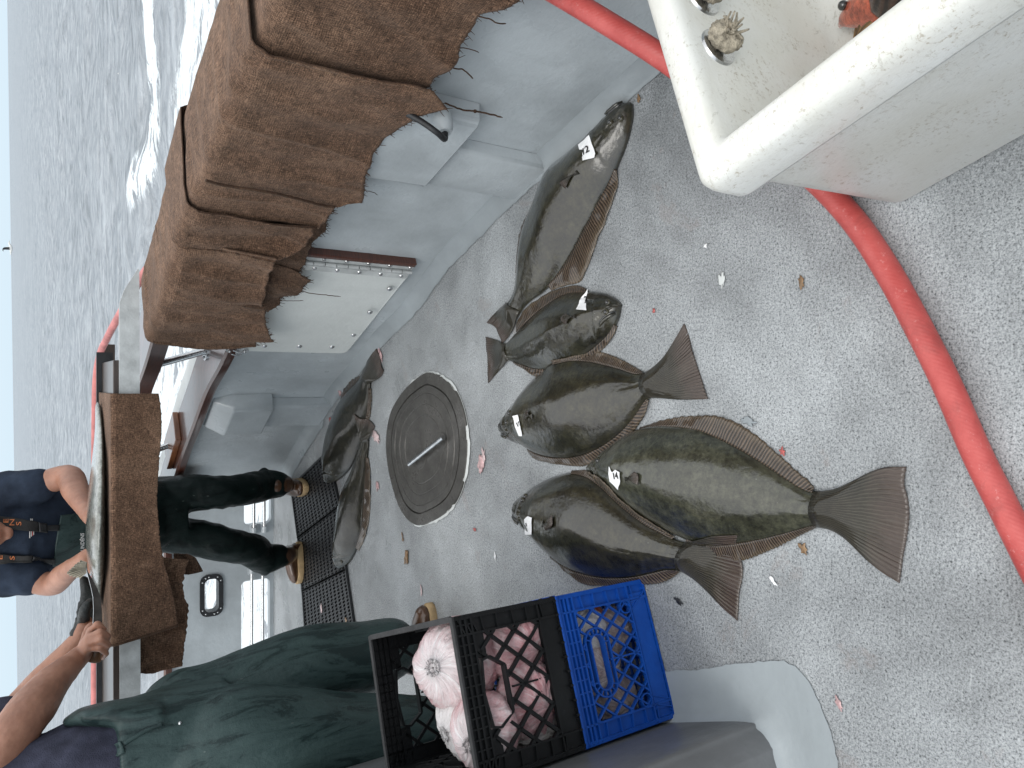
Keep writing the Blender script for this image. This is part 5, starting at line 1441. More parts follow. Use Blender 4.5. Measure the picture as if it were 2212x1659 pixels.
p1 = drape('near burlap sheet over the rail, the one running out of the photo top', max(0.02, bot1[0].x-.05), seamA+.05, bot1, .0, 3)
bot2 = bottom_of(fr(F4, [(900, 525), (960, 560), (1010, 610), (1038, 655), (1000, 655), (930, 682), (860, 702), (800, 742), (740, 795), (680, 855), (620, 930), (580, 990), (545, 1060), (528, 1130), (524, 1210), (521, 1272), (430, 1274), (345, 1284), (325, 1330), (285, 1385), (240, 1420)]), .072)
sBt = topS((424, 432))
p2 = drape('wide burlap sheet in the middle of the rail ending in a frayed pointed corner', seamA, sBt, bot2, .016, 8, folds=.8)
seam_px = [(444, 382), (478, 392), (520, 399), (560, 405), (603, 413), (650, 425), (690, 436), (722, 441)]
_sp = []
for q in seam_px:
    s, z = WP(q, .072); _sp.append(W(s, .082, z))
mb = MB(); _sp = [q+Vector((noise.noise(q*80), noise.noise(q*80+Vector((4, 4, 4))), noise.noise(q*80+Vector((9, 4, 1)))))*.002 for q in resample(spline(_sp, 5), 60)]; mb.tube(_sp, .0045, 7); mb.build('hem', M['burlap'], p2, True)
bot3 = bottom_of(fr(F1, [(1962, 1376), (1945, 1440), (1880, 1505), (1800, 1535), (1695, 1560)]), .06)
drape('narrow folded burlap sheet lapped between the wide sheet and the last one', topS((423, 421)), topS((392, 505)), bot3, .028, 13, folds=1.4)
bot4 = bottom_of([(596, 530)]+fr(F2, [(1700, 150), (1672, 260), (1650, 360), (1625, 440), (1642, 480), (1655, 580), (1680, 640), (1697, 655), (1640, 660), (1592, 664), (1590, 710)]), .055)
drape('far burlap sheet at the end of the rail, above the white hatch panel', topS((395, 500)), topS((323, 722)), bot4, .016, 19, folds=1.1)
bu0 = bottom_of(fr(F4, [(810, 730), (800, 800), (750, 912), (690, 905), (600, 880)]), .03)
drape('dark frayed burlap scrap hanging under the wide sheet', bu0[0].x, bu0[-1].x, bu0, -.02, 23, M['burlap_dark'], False, .60, group='burlap scraps under the sheets', hem=False, folds=.5)
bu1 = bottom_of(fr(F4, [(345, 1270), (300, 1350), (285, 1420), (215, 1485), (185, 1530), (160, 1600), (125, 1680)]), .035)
drape('dark burlap underlayer hanging below the narrow folded sheet', bu1[0].x-.02, bu1[-1].x+.02, bu1, -.012, 27, M['burlap_dark'], False, .76, group='burlap scraps under the sheets', hem=False, folds=.5)
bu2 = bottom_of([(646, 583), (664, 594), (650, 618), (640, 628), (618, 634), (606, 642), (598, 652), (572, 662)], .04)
drape('dark twisted burlap rag with hanging threads over the white hatch panel', bu2[0].x-.05, bu2[-1].x+.03, bu2, -.010, 31, M['burlap_dark'], False, .76, group='burlap scraps under the sheets', hem=False, folds=.8, jag=.012)
def thread(px, off, par, r=.0014):
    pts = []
    for p in px:
        s, z = WP(p, off); pts.append(W(s, off+.004*noise.noise(Vector((p[0]*.1, p[1]*.1, 0))), z))
    pts = spline(pts, 6); pts = [p+Vector((noise.noise(p*90), noise.noise(p*90+Vector((3, 3, 3))), 0))*.002 for p in pts]
    mb = MB(); mb.tube(pts, [r]*(len(pts)-1)+[r*.4], 6); mb.build('loose_thread', M['burlap'], par, True)
for F_, pts, par, r in ((F4, [(1235, 95), (1310, 120), (1350, 140), (1412, 150)], p1, .0016), (F4, [(1105, 298), (1180, 305), (1242, 327)], p1, .0012), (F4, [(1035, 395), (1085, 425), (1140, 433), (1175, 455), (1205, 490)], p1, .0018),
                       (F4, [(1030, 645), (1090, 665), (1150, 685), (1220, 692), (1300, 705), (1387, 726)], p2, .0024), (F4, [(625, 945), (700, 952), (760, 972)], p2, .0011), (F4, [(532, 1190), (580, 1195), (612, 1210)], p2, .0010),
                       (F2, [(1850, 380), (1920, 402), (2010, 412), (2120, 421)], p2, .0014), (F2, [(1735, 450), (1810, 450), (1888, 447)], p2, .0011)):
    thread(fr(F_, pts), .052, par, r)
# small knot in the long thread
s, z = WP(F4(1218, 692), .052); mb = MB(); mb.ell(W(s, .052, z), .005, nu=8, nv=6); mb.build('thread_knot', M['burlap'], p2, True)

# ================================================================== CUTTING PLANK
TYF = 2.85
pk = thing('cutting_plank', (-.6, 3.0, .98), 'weathered metal edged cutting plank laid across the rails behind the men', 'cutting board')
pk['label'] = 'weathered metal edged cutting plank with pointed end laid across the rails'
def pf(px, dy=0): v = PY(px, TYF+dy); return v
pts = [(258, 1500), (257.5, 700), (258, 655), (269, 625), (298, 580), (301, 584), (301.5, 700), (302, 1500)]
front = [pf(p) for p in pts]
zt_, zb_ = front[1].z, front[-2].z
front[0] = Vector((-2.3, TYF, zt_-.004)); front[-1] = Vector((-2.3, TYF, zb_-.006))
n = len(front); mb = MB(); mb.add(front+[v+Vector((0, .012, 0)) for v in front], [tuple(range(n)), tuple(range(n, 2*n))[::-1]]+[(i, (i+1) % n, (i+1) % n+n, i+n) for i in range(n)])
mb.build('metal_edge', M['alu'], pk)
xr = PY((250, 778), TYF+.02).x
mb = MB(); mb.obox(((xr-2.3)/2, TYF+.20, zt_+.001), ((xr+2.3)/2, 0, 0), (0, .186, 0), (0, 0, .016)); bevel(mb.build('board', M['tray'], pk), .003)
mb = MB(); mb.obox(((xr-2.3)/2+.02, TYF+.395, zt_+.008), ((xr+2.3)/2+.02, 0, 0), (0, .008, 0), (0, 0, .028)); mb.build('back_lip', M['blackrub'], pk)
ZT = zt_+.018
def cloth_patch(fn, NU, NV, name, m, label, group=None, par=None, th=.004, base=None):
    vs = []; uv = []; fs = []
    for i in range(NU):
        for j in range(NV):
            p, q = fn(i/(NU-1), j/(NV-1)); vs.append(p); uv.append(q)
    for i in range(NU-1):
        for j in range(NV-1): fs.append((i*NV+j, i*NV+j+1, (i+1)*NV+j+1, (i+1)*NV+j))
    c = sum(vs, Vector())/len(vs); o = mesh(name, vs, fs, m, par, True, uv, base=None if par else (c.x, c.y, min(v.z for v in vs))); fixn(o)
    md = o.modifiers.new('s', 'SOLIDIFY'); md.thickness = th; md.offset = 0
    if label: tag(o, label, 'burlap', group)
    return o, vs
tb_ = resample(spline([PY(p, TYF-.03) for p in [(340, 850), (345, 880), (347, 930), (343, 980), (339, 1040), (337, 1087), (341, 1140), (344, 1172), (354, 1221), (366, 1262), (376, 1305), (382, 1352)]], 6), 140)
def t1(u, v):
    b = tb_[min(int(u*139), 139)]; xt0 = PY((238, 850), TYF).x; xt1 = PY((236, 1392), TYF).x; xt = xt0+(xt1-xt0)*u
    zt = ZT+.008
    if v < .35:
        q = v/.35; return Vector((xt, TYF+.38-.40*q, zt+.003*noise.noise(Vector((xt*9, q*4, 1))))), (xt, q*.4)
    q = (v-.35)/.65; y = TYF-.024; x = xt+(b.x-xt)*q; z = zt-.004+(b.z-zt)*q
    if q < .06: y = TYF-.01-.014*q/.06; z = zt-.02*q
    fo = .022*noise.noise(Vector((x*6, q*.7, 5)))*q+.007*noise.noise(Vector((x*18, q*2, 6)))*q+.004*noise.noise(Vector((x*12, z*18, 2)))
    if q > .95: z += .004*noise.noise(Vector((x*110, 0, 1)))
    return Vector((x, y-abs(fo)*.5-fo*.5, z)), (x, .4+q*.3)
t1o, t1v = cloth_patch(t1, 140, 60, 'burlap', M['burlap'], 'burlap sheet draped over the cutting plank under the halibut', 'burlap sheets on the cutting plank')
for iu in (139,):
    mb = MB(); mb.tube([t1v[iu*60+k] for k in range(20, 60)], .005, 8); mb.build('hem', M['burlap'], t1o, True)
# rear layer hanging lower at the left
YB = TYF+.05
lb = resample([PY(p, YB) for p in [(352, 1205), (380, 1207), (409, 1209), (400, 1230), (394, 1262), (398, 1290), (409, 1312), (405, 1345), (400, 1386), (396, 1412), (394, 1438), (350, 1447), (330, 1453)]], 130)
def t2(u, v):
    b = lb[min(int(u*129), 129)]; x0 = PY((300, 1205), YB).x; x1 = PY((300, 1455), YB).x; xt = x0+(x1-x0)*u; zt = zb_+.01
    x = xt+(b.x-xt)*v; z = zt+(b.z-zt)*v; fo = .02*noise.noise(Vector((x*9, v, 3)))*v+.009*noise.noise(Vector((x*24, v*3, 4)))
    if v > .95: z += .006*noise.noise(Vector((x*80, 0, 1)))
    return Vector((x, YB+fo, z)), (x, z)
cloth_patch(t2, 130, 30, 'burlap', M['burlap'], 'torn burlap layer hanging out behind the knife end of the plank sheet', 'burlap sheets on the cutting plank')
lb3 = resample([PY(p, YB+.01) for p in [(395, 1200), (409, 1200), (425, 1207), (441, 1236), (425, 1240), (409, 1243)]], 50)
def t4(u, v):
    b = lb3[min(int(u*49), 49)]; x0 = PY((380, 1200), YB).x; x1 = PY((380, 1243), YB).x; xt = x0+(x1-x0)*u; zt = PY((380, 1220), YB).z
    x = xt+(b.x-xt)*v; z = zt+(b.z-zt)*v; return Vector((x, YB+.03+.02*noise.noise(Vector((x*20, v*3, 4))), z)), (x, z)
cloth_patch(t4, 50, 16, 'burlap', M['burlap_dark'], 'small pointed burlap rag hanging beside the porthole', 'burlap sheets on the cutting plank')
# burlap over the quarter rail behind the standing man
s_a = WP((420, 1000), -.05)[0]
def t3(u, v):
    s = s_a-.06+.42*u; z = .93-.42*v if v > .2 else .935; o_ = .05 if v > .2 else .05-.30*(1-v/.2)
    z += .02*noise.noise(Vector((s*12, 0, 0)))*v; fo = .02*noise.noise(Vector((s*14, v, 5)))
    return W(s, o_+abs(fo), z), (s, z)
cloth_patch(t3, 40, 24, 'burlap', M['burlap'], 'faded burlap sheet on the far rail beside a dark trouser leg', 'burlap sheets over the bulwark rail')
# red hose lying round the outside of the stern shelf
hs_ = [(.50, 2.9, .90), (.47, 3.2, .91), (.42, 3.5, .925), (.355, 3.9, .93), (.30, 4.24, .935), (.24, 4.55, .94), (.17, 4.85, .945), (.02, 5.05, .95), (-.3, 5.12, .95), (-.9, 5.14, .95), (-1.6, 5.15, .95), (-2.4, 5.16, .95), (-2.75, 5.18, .95)]
hose_obj([(x, y, z-.012) for x, y, z in hs_], .018, 'faded red hose curving round the outside of the stern rail', m=simple('sun_faded_red_rubber', (.50, .17, .16), .6, var=.35, sc=9, bmp=.2))

# ================================================================== PROJECTING PATCHES ONTO BODIES
def bvh_of(o, exact=False):
    L = wloc(o); return BVHTree.FromPolygons([tuple(v.co+L) for v in o.data.vertices], [tuple(p.vertices) for p in o.data.polygons])
def hit(bv, px):
    r = bv.ray_cast(Vector((0, 0, EYE)), ray(px).normalized()); return r
def skinpatch(bv, quad, nu, nv, off, name, m, par, th=.004, smooth=True):
    """quad: 4 px corners a,b,c,d -> grid laid on the surface"""
    a, b, c, d = [Vector((p[0], p[1])) for p in quad]; pts = {}; last = None
    for i in range(nu):
        for j in range(nv):
            u, v = i/(nu-1), j/(nv-1); p = a.lerp(b, u).lerp(d.lerp(c, u), v); r = hit(bv, p)
            if r[0] is not None: pts[i, j] = r[0]+((r[1] if r[1].dot(ray(p)) < 0 else -r[1])*off)
            else: pts[i, j] = None
    ref = [q for q in pts.values() if q is not None]
    if not ref: return None
    dep = sum(q.y for q in ref)/len(ref)
    for (i, j), q in pts.items():
        if q is None:
            u, v = i/(nu-1), j/(nv-1); p = a.lerp(b, u).lerp(d.lerp(c, u), v)
            near = min(((abs(i-k[0])+abs(j-k[1]), w_) for k, w_ in pts.items() if w_ is not None), key=lambda t: t[0])[1]; pts[i, j] = PY(p, near.y)
    vs = [pts[i, j] for i in range(nu) for j in range(nv)]
    # relax
    for _ in range(3):
        nvv = list(vs)
        for i in range(1, nu-1):
            for j in range(1, nv-1): nvv[i*nv+j] = (vs[(i-1)*nv+j]+vs[(i+1)*nv+j]+vs[i*nv+j-1]+vs[i*nv+j+1]+vs[i*nv+j])/5
        vs = nvv
    fs = [(i*nv+j, i*nv+j+1, (i+1)*nv+j+1, (i+1)*nv+j) for i in range(nu-1) for j in range(nv-1)]
    o = mesh(name, vs, fs, m, par, smooth); fixn(o); md = o.modifiers.new('s', 'SOLIDIFY'); md.thickness = th; md.offset = 0
    return o
def text_on(bv, txt, px, hpx, m, par, off=.004, name='lettering', wid=1.0, bold=.012):
    cu = bpy.data.curves.new('t', 'FONT'); cu.body = txt; cu.size = 1; cu.align_x = 'CENTER'; cu.align_y = 'CENTER'; cu.offset = bold; cu.resolution_u = 3
    to = bpy.data.objects.new('t', cu); COL.objects.link(to); dg = bpy.context.evaluated_depsgraph_get(); dg.update()
    tm_ = bpy.data.meshes.new_from_object(to.evaluated_get(dg)); bpy.data.objects.remove(to)
    k = hpx/.72; nv = []
    for v in tm_.vertices:
        p = (px[0]-v.co.y*k, px[1]-v.co.x*k*wid); r = hit(bv, p)
        if r[0] is None: return None
        nn = r[1] if r[1].dot(ray(p)) < 0 else -r[1]; nv.append(r[0]+nn*off)
    o = mesh(name, nv, [tuple(p.vertices) for p in tm_.polygons], m, par, False); md = o.modifiers.new('s', 'SOLIDIFY'); md.thickness = .0012; md.offset = 0
    return o

def wrinkle(am, sc, seed, vert=.5):
    def f(v, n_): return v+n_*(am*noise.noise(Vector((v.x*sc, v.y*sc, v.z*sc*vert+seed)))+am*.45*noise.noise(Vector((v.x*sc*2.7, v.y*sc*2.7, v.z*sc*1.6+seed)))+am*.5*(1-2*abs(noise.noise(Vector((v.x*sc*1.3+5, v.y*sc*1.3, v.z*sc*1.4+seed))))))
    return f
def limb(mb, pts, n=18, flat=1.0):
    """pts: (pos, r) tapered chain of closed capsules"""
    P = [Vector(p) for p, r in pts]; Rr = [r for p, r in pts]
    PP = spline(P, 5); RR = []
    for i in range(len(P)-1):
        for k in range(5): RR.append(Rr[i]+(Rr[i+1]-Rr[i])*k/5)
    RR.append(Rr[-1]); mb.tube(PP, RR, n); mb.ell(P[0], Rr[0]*.98); mb.ell(P[-1], Rr[-1]*.98)
def head(mb, c, yaw, pitch, s=1.0):
    """c head centre; face looks along yaw (0 = -Y), pitch down"""
    rot = Matrix.Rotation(yaw, 3, 'Z') @ Matrix.Rotation(pitch, 3, 'X')
    def T(x, y, z): return Vector(c)+rot @ Vector((x, y, z))*s
    mb.ell(T(0, .012, .03), (.076*s, .095*s, .088*s), rot, 24, 16); mb.ell(T(0, -.022, -.045), (.056*s, .062*s, .068*s), rot)
    mb.ell(T(0, -.060, -.098), (.026*s, .024*s, .020*s), rot); mb.ell(T(0, -.092, -.012), (.013*s, .020*s, .026*s), rot); mb.ell(T(0, -.082, .016), (.008*s, .015*s, .026*s), rot)
    mb.ell(T(0, -.080, -.052), (.024*s, .010*s, .008*s), rot); mb.ell(T(0, -.078, -.064), (.020*s, .010*s, .008*s), rot)
    for q in (-1, 1):
        mb.ell(T(.078*q, .01, -.008), (.010*s, .020*s, .032*s), rot); mb.ell(T(.032*q, -.078, .028), (.024*s, .014*s, .008*s), rot); mb.ell(T(.038*q, -.062, -.025), (.026*s, .022*s, .022*s), rot)
    return T, rot

# ================================================================== STANDING MAN behind the plank
pm = thing('person', G((655, 1130)), 'man in navy shirt and dark green bib overalls leaning over the cutting plank', 'person')
YT = 3.66
sh_r, sh_l = PY((2, 1072), YT), PY((4, 1238), YT)
el_r, el_l = PY((146, 1030), 3.52), PY((112, 1262), 3.52)
ha_r, ha_l = PY((197, 1118), 3.16), PY((186, 1204), 3.12)
neck = PY((-28, 1158), 3.62); hd_c = PY((-62, 1158), 3.50)
pel = PY((352, 1112), 3.92)
mb = MB()
T, rot = head(mb, hd_c, 0.05, R(24))
chin = PY((8, 1165), 3.45)
limb(mb, [(neck+Vector((0, .05, -.04)), .06), (hd_c+Vector((0, .02, -.03)), .055)])
mb.loft([(pel+Vector((0, 0, -.02)), (.15, 0, 0), (0, .10, 0)), (pel.lerp(neck, .45), (.145, 0, 0), (0, .10, 0)), (pel.lerp(neck, .8), (.17, 0, 0), (0, .10, 0)), (neck+Vector((0, .03, -.06)), (.13, 0, 0), (0, .07, 0))])
limb(mb, [(sh_r, .055), (sh_r.lerp(el_r, .5), .050), (el_r, .050), (el_r.lerp(ha_r, .35), .050), (el_r.lerp(ha_r, .8), .034), (ha_r, .030)])
limb(mb, [(sh_l, .055), (sh_l.lerp(el_l, .5), .050), (el_l, .046), (el_l.lerp(ha_l, .35), .044), (el_l.lerp(ha_l, .8), .032), (ha_l, .028)])
limb(mb, [(sh_r, .055), (neck+Vector((0, .04, -.06)), .07), (sh_l, .055)])
for H0, sg in ((ha_r, 1), (ha_l, -1)):
    fw = Vector((-.25*sg, -.5, -.75)).normalized(); sd_ = Vector((1, 0, 0))*sg
    mb.loft([(H0-fw*.02, sd_*.030, fw.cross(sd_)*.020), (H0+fw*.04, sd_*.042, fw.cross(sd_)*.016), (H0+fw*.085, sd_*.043, fw.cross(sd_)*.013)])
    for q in range(4):
        k0 = H0+fw*.082+sd_*(.031-.021*q); ln = (.072, .080, .074, .058)[q]; dn = (fw+Vector((0, .25, -.9))).normalized()
        limb(mb, [(k0, .0098), (k0+fw*ln*.45+Vector((0, 0, -.004)), .009), (k0+fw*ln*.5+dn*ln*.45, .0082)], 10)
    limb(mb, [(H0+sd_*.032, .013), (H0+sd_*.062+fw*.03, .012), (H0+sd_*.066+fw*.065, .0105)], 10)
lg = []
for hipx, kn, an, yk in (((350, 1070), (478, 1064), (612, 1046), 3.86), ((350, 1150), (490, 1175), (612, 1203), 3.86)):
    hp3, kn3 = PY(hipx, 3.92), PY(kn, yk); an3 = PY(an, 3.98); lg.append((hp3, kn3, an3)); limb(mb, [(hp3, .07), (kn3, .048), (an3+Vector((0, 0, .03)), .034)])
bd = fuse(mb, 'body', M['skin'], pm, .0075, 3, wrinkle(.001, 40, 0))
# hair, eyes
mb = MB(); mb.ell(T(0, .030, .045), (.082, .092, .086), rot, 26, 18)
hair = fuse(mb, 'hair', M['hair'], pm, .008, 2, lambda v, n_: v+n_*.004*noise.noise(v*90))
for q in (-1, 1):
    mb = MB(); mb.ell(T(.031*q, -.083, .008), .0115, nu=12, nv=8); mb.build('eye', M['eye'], pm, True)
# shirt
mb = MB()
mb.loft([(pel.lerp(neck, .15), (.17, 0, 0), (0, .125, 0)), (pel.lerp(neck, .5), (.168, 0, 0), (0, .125, 0)), (pel.lerp(neck, .8), (.195, 0, 0), (0, .125, 0)), (neck+Vector((0, .04, -.055)), (.15, 0, 0), (0, .09, 0)), (neck+Vector((0, .05, -.02)), (.08, 0, 0), (0, .07, 0))], 28)
hemr, heml = PY((98, 1045), 3.56), PY((84, 1252), 3.56)
limb(mb, [(neck+Vector((.03, .04, -.07)), .085), (sh_r, .086), (sh_r.lerp(hemr, .5), .076), (hemr-(hemr-sh_r).normalized()*.03, .070)])
limb(mb, [(neck+Vector((-.03, .04, -.07)), .085), (sh_l, .086), (sh_l.lerp(heml, .5), .072), (heml-(heml-sh_l).normalized()*.03, .064)])
shirt = fuse(mb, 'shirt', M['navy'], pm, .009, 4, wrinkle(.008, 11, 2))
sbv = bvh_of(shirt)
# overalls
mb = MB()
mb.loft([(pel+Vector((0, 0, -.10)), (.15, 0, 0), (0, .12, 0)), (pel, (.175, 0, 0), (0, .14, 0)), (pel.lerp(neck, .2), (.185, 0, 0), (0, .148, 0)), (pel.lerp(neck, .34), (.182, 0, 0), (0, .148, 0))], 28)
for k, (a, b, c) in enumerate(lg):
    limb(mb, [(a+Vector((0, 0, .02)), .088), (a.lerp(b, .5), .088), (b, .082), (b.lerp(c, .4), .078), (c+Vector((0, 0, .10)), .076), (c+Vector((0, 0, .03)), .066)])
    mb.ell(c+Vector((.015*(1 if k else -1)*-1, 0, .10)), (.078, .072, .03))
ov = fuse(mb, 'overalls', M['bibs_dark'], pm, .010, 4, wrinkle(.010, 9, 5, .45))
comb = MB()
for o_ in (shirt, ov):
    L = wloc(o_); comb.add([v.co+L for v in o_.data.vertices], [tuple(p.vertices) for p in o_.data.polygons])
cbv = BVHTree.FromPolygons([tuple(v) for v in comb.v], comb.f)
bib = skinpatch(cbv, [F12(735, 728), F12(640, 1335), F12(1300, 1360), F12(1300, 640)], 34, 34, .012, 'bib', M['bibs'], pm, .005)
bbv = bvh_of(bib)
text_on(bbv, 'GRUND\u00c9NS', F12(1022, 1090), 8.0, M['lettering'], bib, .004, wid=.86)
for (a, b, c, d), bk, nm in (((F12(-60, 715), F12(-60, 865), F12(470, 935), F12(470, 812)), [F12(455, 812), F12(455, 935), F12(555, 940), F12(555, 820)], 0), ((F12(-60, 1195), F12(-60, 1325), F12(395, 1335), F12(395, 1218)), [F12(388, 1222), F12(388, 1322), F12(482, 1322), F12(482, 1228)], 1)):
    st_ = skinpatch(sbv, [a, b, c, d], 10, 26, .010, 'suspender', M['strap'], pm, .003)
    st_v = bvh_of(st_)
    skinpatch(sbv, bk, 6, 6, .018, 'buckle', M['blackrub'], st_, .006)
    q = bk[2]
    if nm == 0: skinpatch(sbv, [F12(550, 845), F12(550, 905), F12(715, 910), F12(715, 835)], 5, 8, .016, 'clip', M['blackrub'], st_, .006); lets = (('D', (-5, 770)), ('E', (80, 795)), ('N', (155, 812)), ('S', (238, 828)))
    else: skinpatch(sbv, [F12(478, 1245), F12(478, 1300), F12(650, 1305), F12(650, 1240)], 5, 8, .016, 'clip', M['blackrub'], st_, .006); lets = (('E', (5, 1246)), ('N', (75, 1248)), ('S', (155, 1250)))
    for ch, p in lets: text_on(st_v, ch, F12(*p), 11.0, M['orange'], st_, .003, bold=.0, wid=1.35)
# small winged emblem on the shirt
for (x0, y0, x1, y1, mm) in ((362, 902, 372, 1003, 'lettering'), (378, 902, 386, 985, 'lettering'), (392, 902, 404, 975, 'hose'), (408, 902, 415, 965, 'lettering'), (372, 768, 380, 794, 'lettering'), (388, 770, 398, 796, 'lettering')):
    skinpatch(sbv, [F12(x0, y0), F12(x0, y1), F12(x1, y1-3), F12(x1, y0)], 6, 3, .005, 'emblem_stripe', M[mm], shirt, .001)
# boots
def boot(par, an, heel, toe, r=.05, zg=.0, bm_=None):
    d_ = (toe-heel); L_ = d_.length; d_.normalize(); sd_ = Vector((-d_.y, d_.x, 0)); mb = MB()
    z0 = zg+.024
    mb.loft([(heel+Vector((0, 0, z0)), sd_*.030, Vector((0, 0, .02))), (heel+d_*.03+Vector((0, 0, z0+.03)), sd_*.040, Vector((0, 0, .035))), (heel+d_*L_*.45+Vector((0, 0, z0+.035)), sd_*.042, Vector((0, 0, .035))), (heel+d_*L_*.75+Vector((0, 0, z0+.026)), sd_*.050, Vector((0, 0, .030))), (heel+d_*(L_-.02)+Vector((0, 0, z0+.02)), sd_*.040, Vector((0, 0, .022))), (toe+Vector((0, 0, z0+.016)), sd_*.018, Vector((0, 0, .012)))], 20)
    limb(mb, [(heel+d_*.05+Vector((0, 0, z0+.04)), .046), (an+Vector((0, 0, .0)), .052), (an+Vector((0, 0, .12)), .058)])
    b_ = fuse(mb, 'boot', M['boot'], par, .006, 5)
    mb = MB(); n = 26; vs = []
    for z, g in ((zg+.0, 1.0), (zg+.004, 1.03), (zg+.028, 1.03), (zg+.032, 1.0)):
        for k in range(n):
            a = 2*math.pi*k/n; ca, sa = math.cos(a), math.sin(a); w_ = .046 if ca > -.2 else .040; w_ = .054 if ca > .3 else w_
            vs.append(heel+d_*(L_/2)+d_*((L_/2+.006)*ca*g)+sd_*(w_*sa*g)+Vector((0, 0, z)))
    fs = [(i*n+k, i*n+(k+1) % n, (i+1)*n+(k+1) % n, (i+1)*n+k) for i in range(3) for k in range(n)]+[tuple(range(n))[::-1], tuple(3*n+k for k in range(n))]
    mb.add(vs, fs); mb.build('boot_sole', M['sole'], b_, True, sh=50)
    return b_
boot(pm, lg[0][2]+Vector((0, 0, 0)), G((640, 1052))+Vector((0, .08, 0)), G((668, 1052))+Vector((0, -.03, 0)), zg=.012)
boot(pm, lg[1][2]+Vector((0, 0, 0)), G((656, 1172)), G((655, 1256)), zg=.012)

# ---- halibut on the plank
fy = TYF+.155; zc = ZT+.012
tops = [(868, 227), (905, 219), (950, 212), (1000, 204), (1050, 198), (1100, 192), (1160, 188), (1210, 190), (1250, 202), (1285, 216), (1330, 229)]
th_ = thing('halibut', PY((230, 1100), fy), 'pale grey halibut lying flat on the burlap of the cutting plank, being cut', 'fish', 'halibut being filleted')
secs = []
for i, (y, x) in enumerate(tops):
    c = PY((x, y), fy); hgt = max(.010, (c.z-zc)/2+.002); wdt = (.02, .06, .10, .13, .15, .16, .165, .15, .11, .06, .035)[i]
    secs.append((Vector((c.x, fy+.15-wdt*.93, zc+hgt)), Vector((0, wdt, 0)), Vector((0, 0, hgt))))
mb = MB(); mb.loft(secs, 32); M['fish_table'] = m_fish('pale_grey_fish_skin', (.085, .09, .075), (.16, .17, .15), (.25, .26, .24), 3)
hb_ = mb.build('body', M['fish_table'], th_, True)
hb_.modifiers.new('s', 'SUBSURF').render_levels = 1
def lowfin(y0, y1, name, ysgn=-1):
    vs = []; uv = []; fs = []; n = 90
    for i in range(n):
        u = i/(n-1); y = y0+(y1-y0)*u; sec = min(range(len(tops)), key=lambda k: abs(tops[k][0]-y)); f = math.sin(math.pi*u)**.6
        k = max(0, min(len(tops)-2, sum(1 for t in tops if t[0] <= y)-1)); q = (y-tops[k][0])/(tops[k+1][0]-tops[k][0]); c = secs[k][0].lerp(secs[k+1][0], q); wd = secs[k][1].y*(1-q)+secs[k+1][1].y*q; hh = secs[k][2].z*(1-q)+secs[k+1][2].z*q
        for j in range(5):
            v = j/4; vs.append(Vector((c.x, c.y-wd*.96-.020*f*v, c.z-hh*.25-(c.z-hh*.25-zc-.002)*v+.0006*math.sin(i*1.3)*v))); uv.append((u*34, v))
    for i in range(n-1):
        for j in range(4): fs.append((i*5+j, i*5+j+1, (i+1)*5+j+1, (i+1)*5+j))
    o = mesh(name, vs, fs, M['fin_pale'], th_, True, uv); fixn(o); o.modifiers.new('s', 'SOLIDIFY').thickness = .0016
M['fin_pale'] = m_fin('pale_fin_skin', (.10, .09, .06), (.32, .29, .22), (.42, .38, .28))

# raised tail fan
T0, T1 = PY(F12(1078, 1310), fy-.05), PY(F12(1088, 1425), fy-.05); tr = resample([PY(F12(x, y), fy-.05+.02) for x, y in ((985, 1300), (900, 1375), (818, 1448), (900, 1485), (985, 1512))], 40)
tr2 = resample([PY(F12(*q), fy-.03) for q in ((1010, 1290), (930, 1345), (870, 1400), (818, 1448), (850, 1478), (920, 1500), (985, 1512))], 40)
vs = []; uv = []; fs = []
for i in range(10):
    v = i/9
    for k in range(40):
        u = k/39; p = T0.lerp(T1, u).lerp(tr2[k], v); jag = .004*abs(math.sin(u*math.pi*10)) if i == 9 else 0
        vs.append(p+Vector((jag, .006*math.sin(u*60)*v, -jag))); uv.append((u*11, v*.7))
for i in range(9):
    for k in range(39): fs.append((i*40+k, i*40+k+1, (i+1)*40+k+1, (i+1)*40+k))
o = mesh('tail_fin', vs, fs, M['fin_pale'], th_, True, uv); fixn(o); o.modifiers.new('s', 'SOLIDIFY').thickness = .002

# ================================================================== MAN WITH THE KNIFE, left
F14 = FR(0, 2200, 700)
pn = thing('person', (-1.0, 2.42, 0), 'man in green oilskin bib overalls and indigo shirt cutting the halibut, face out of the photo', 'person')
pn['label'] = 'man in green oilskin overalls and indigo shirt, cutting the halibut with a knife'
def Q(F_, x, y, t): return PD(F_(x, y), t)
mb = MB()
wr = Q(F3, 418, 1075, 2.36); m1 = Q(F3, 262, 1225, 2.20); el = Q(F3, 100, 1440, 2.02); shr = Vector((-1.16, 2.20, 1.52))
limb(mb, [(shr, .066), (shr.lerp(el, .55), .062), (el, .060), (el.lerp(m1, .45), .062), (m1, .051), (m1.lerp(wr, .6), .037), (wr, .031)], 22)
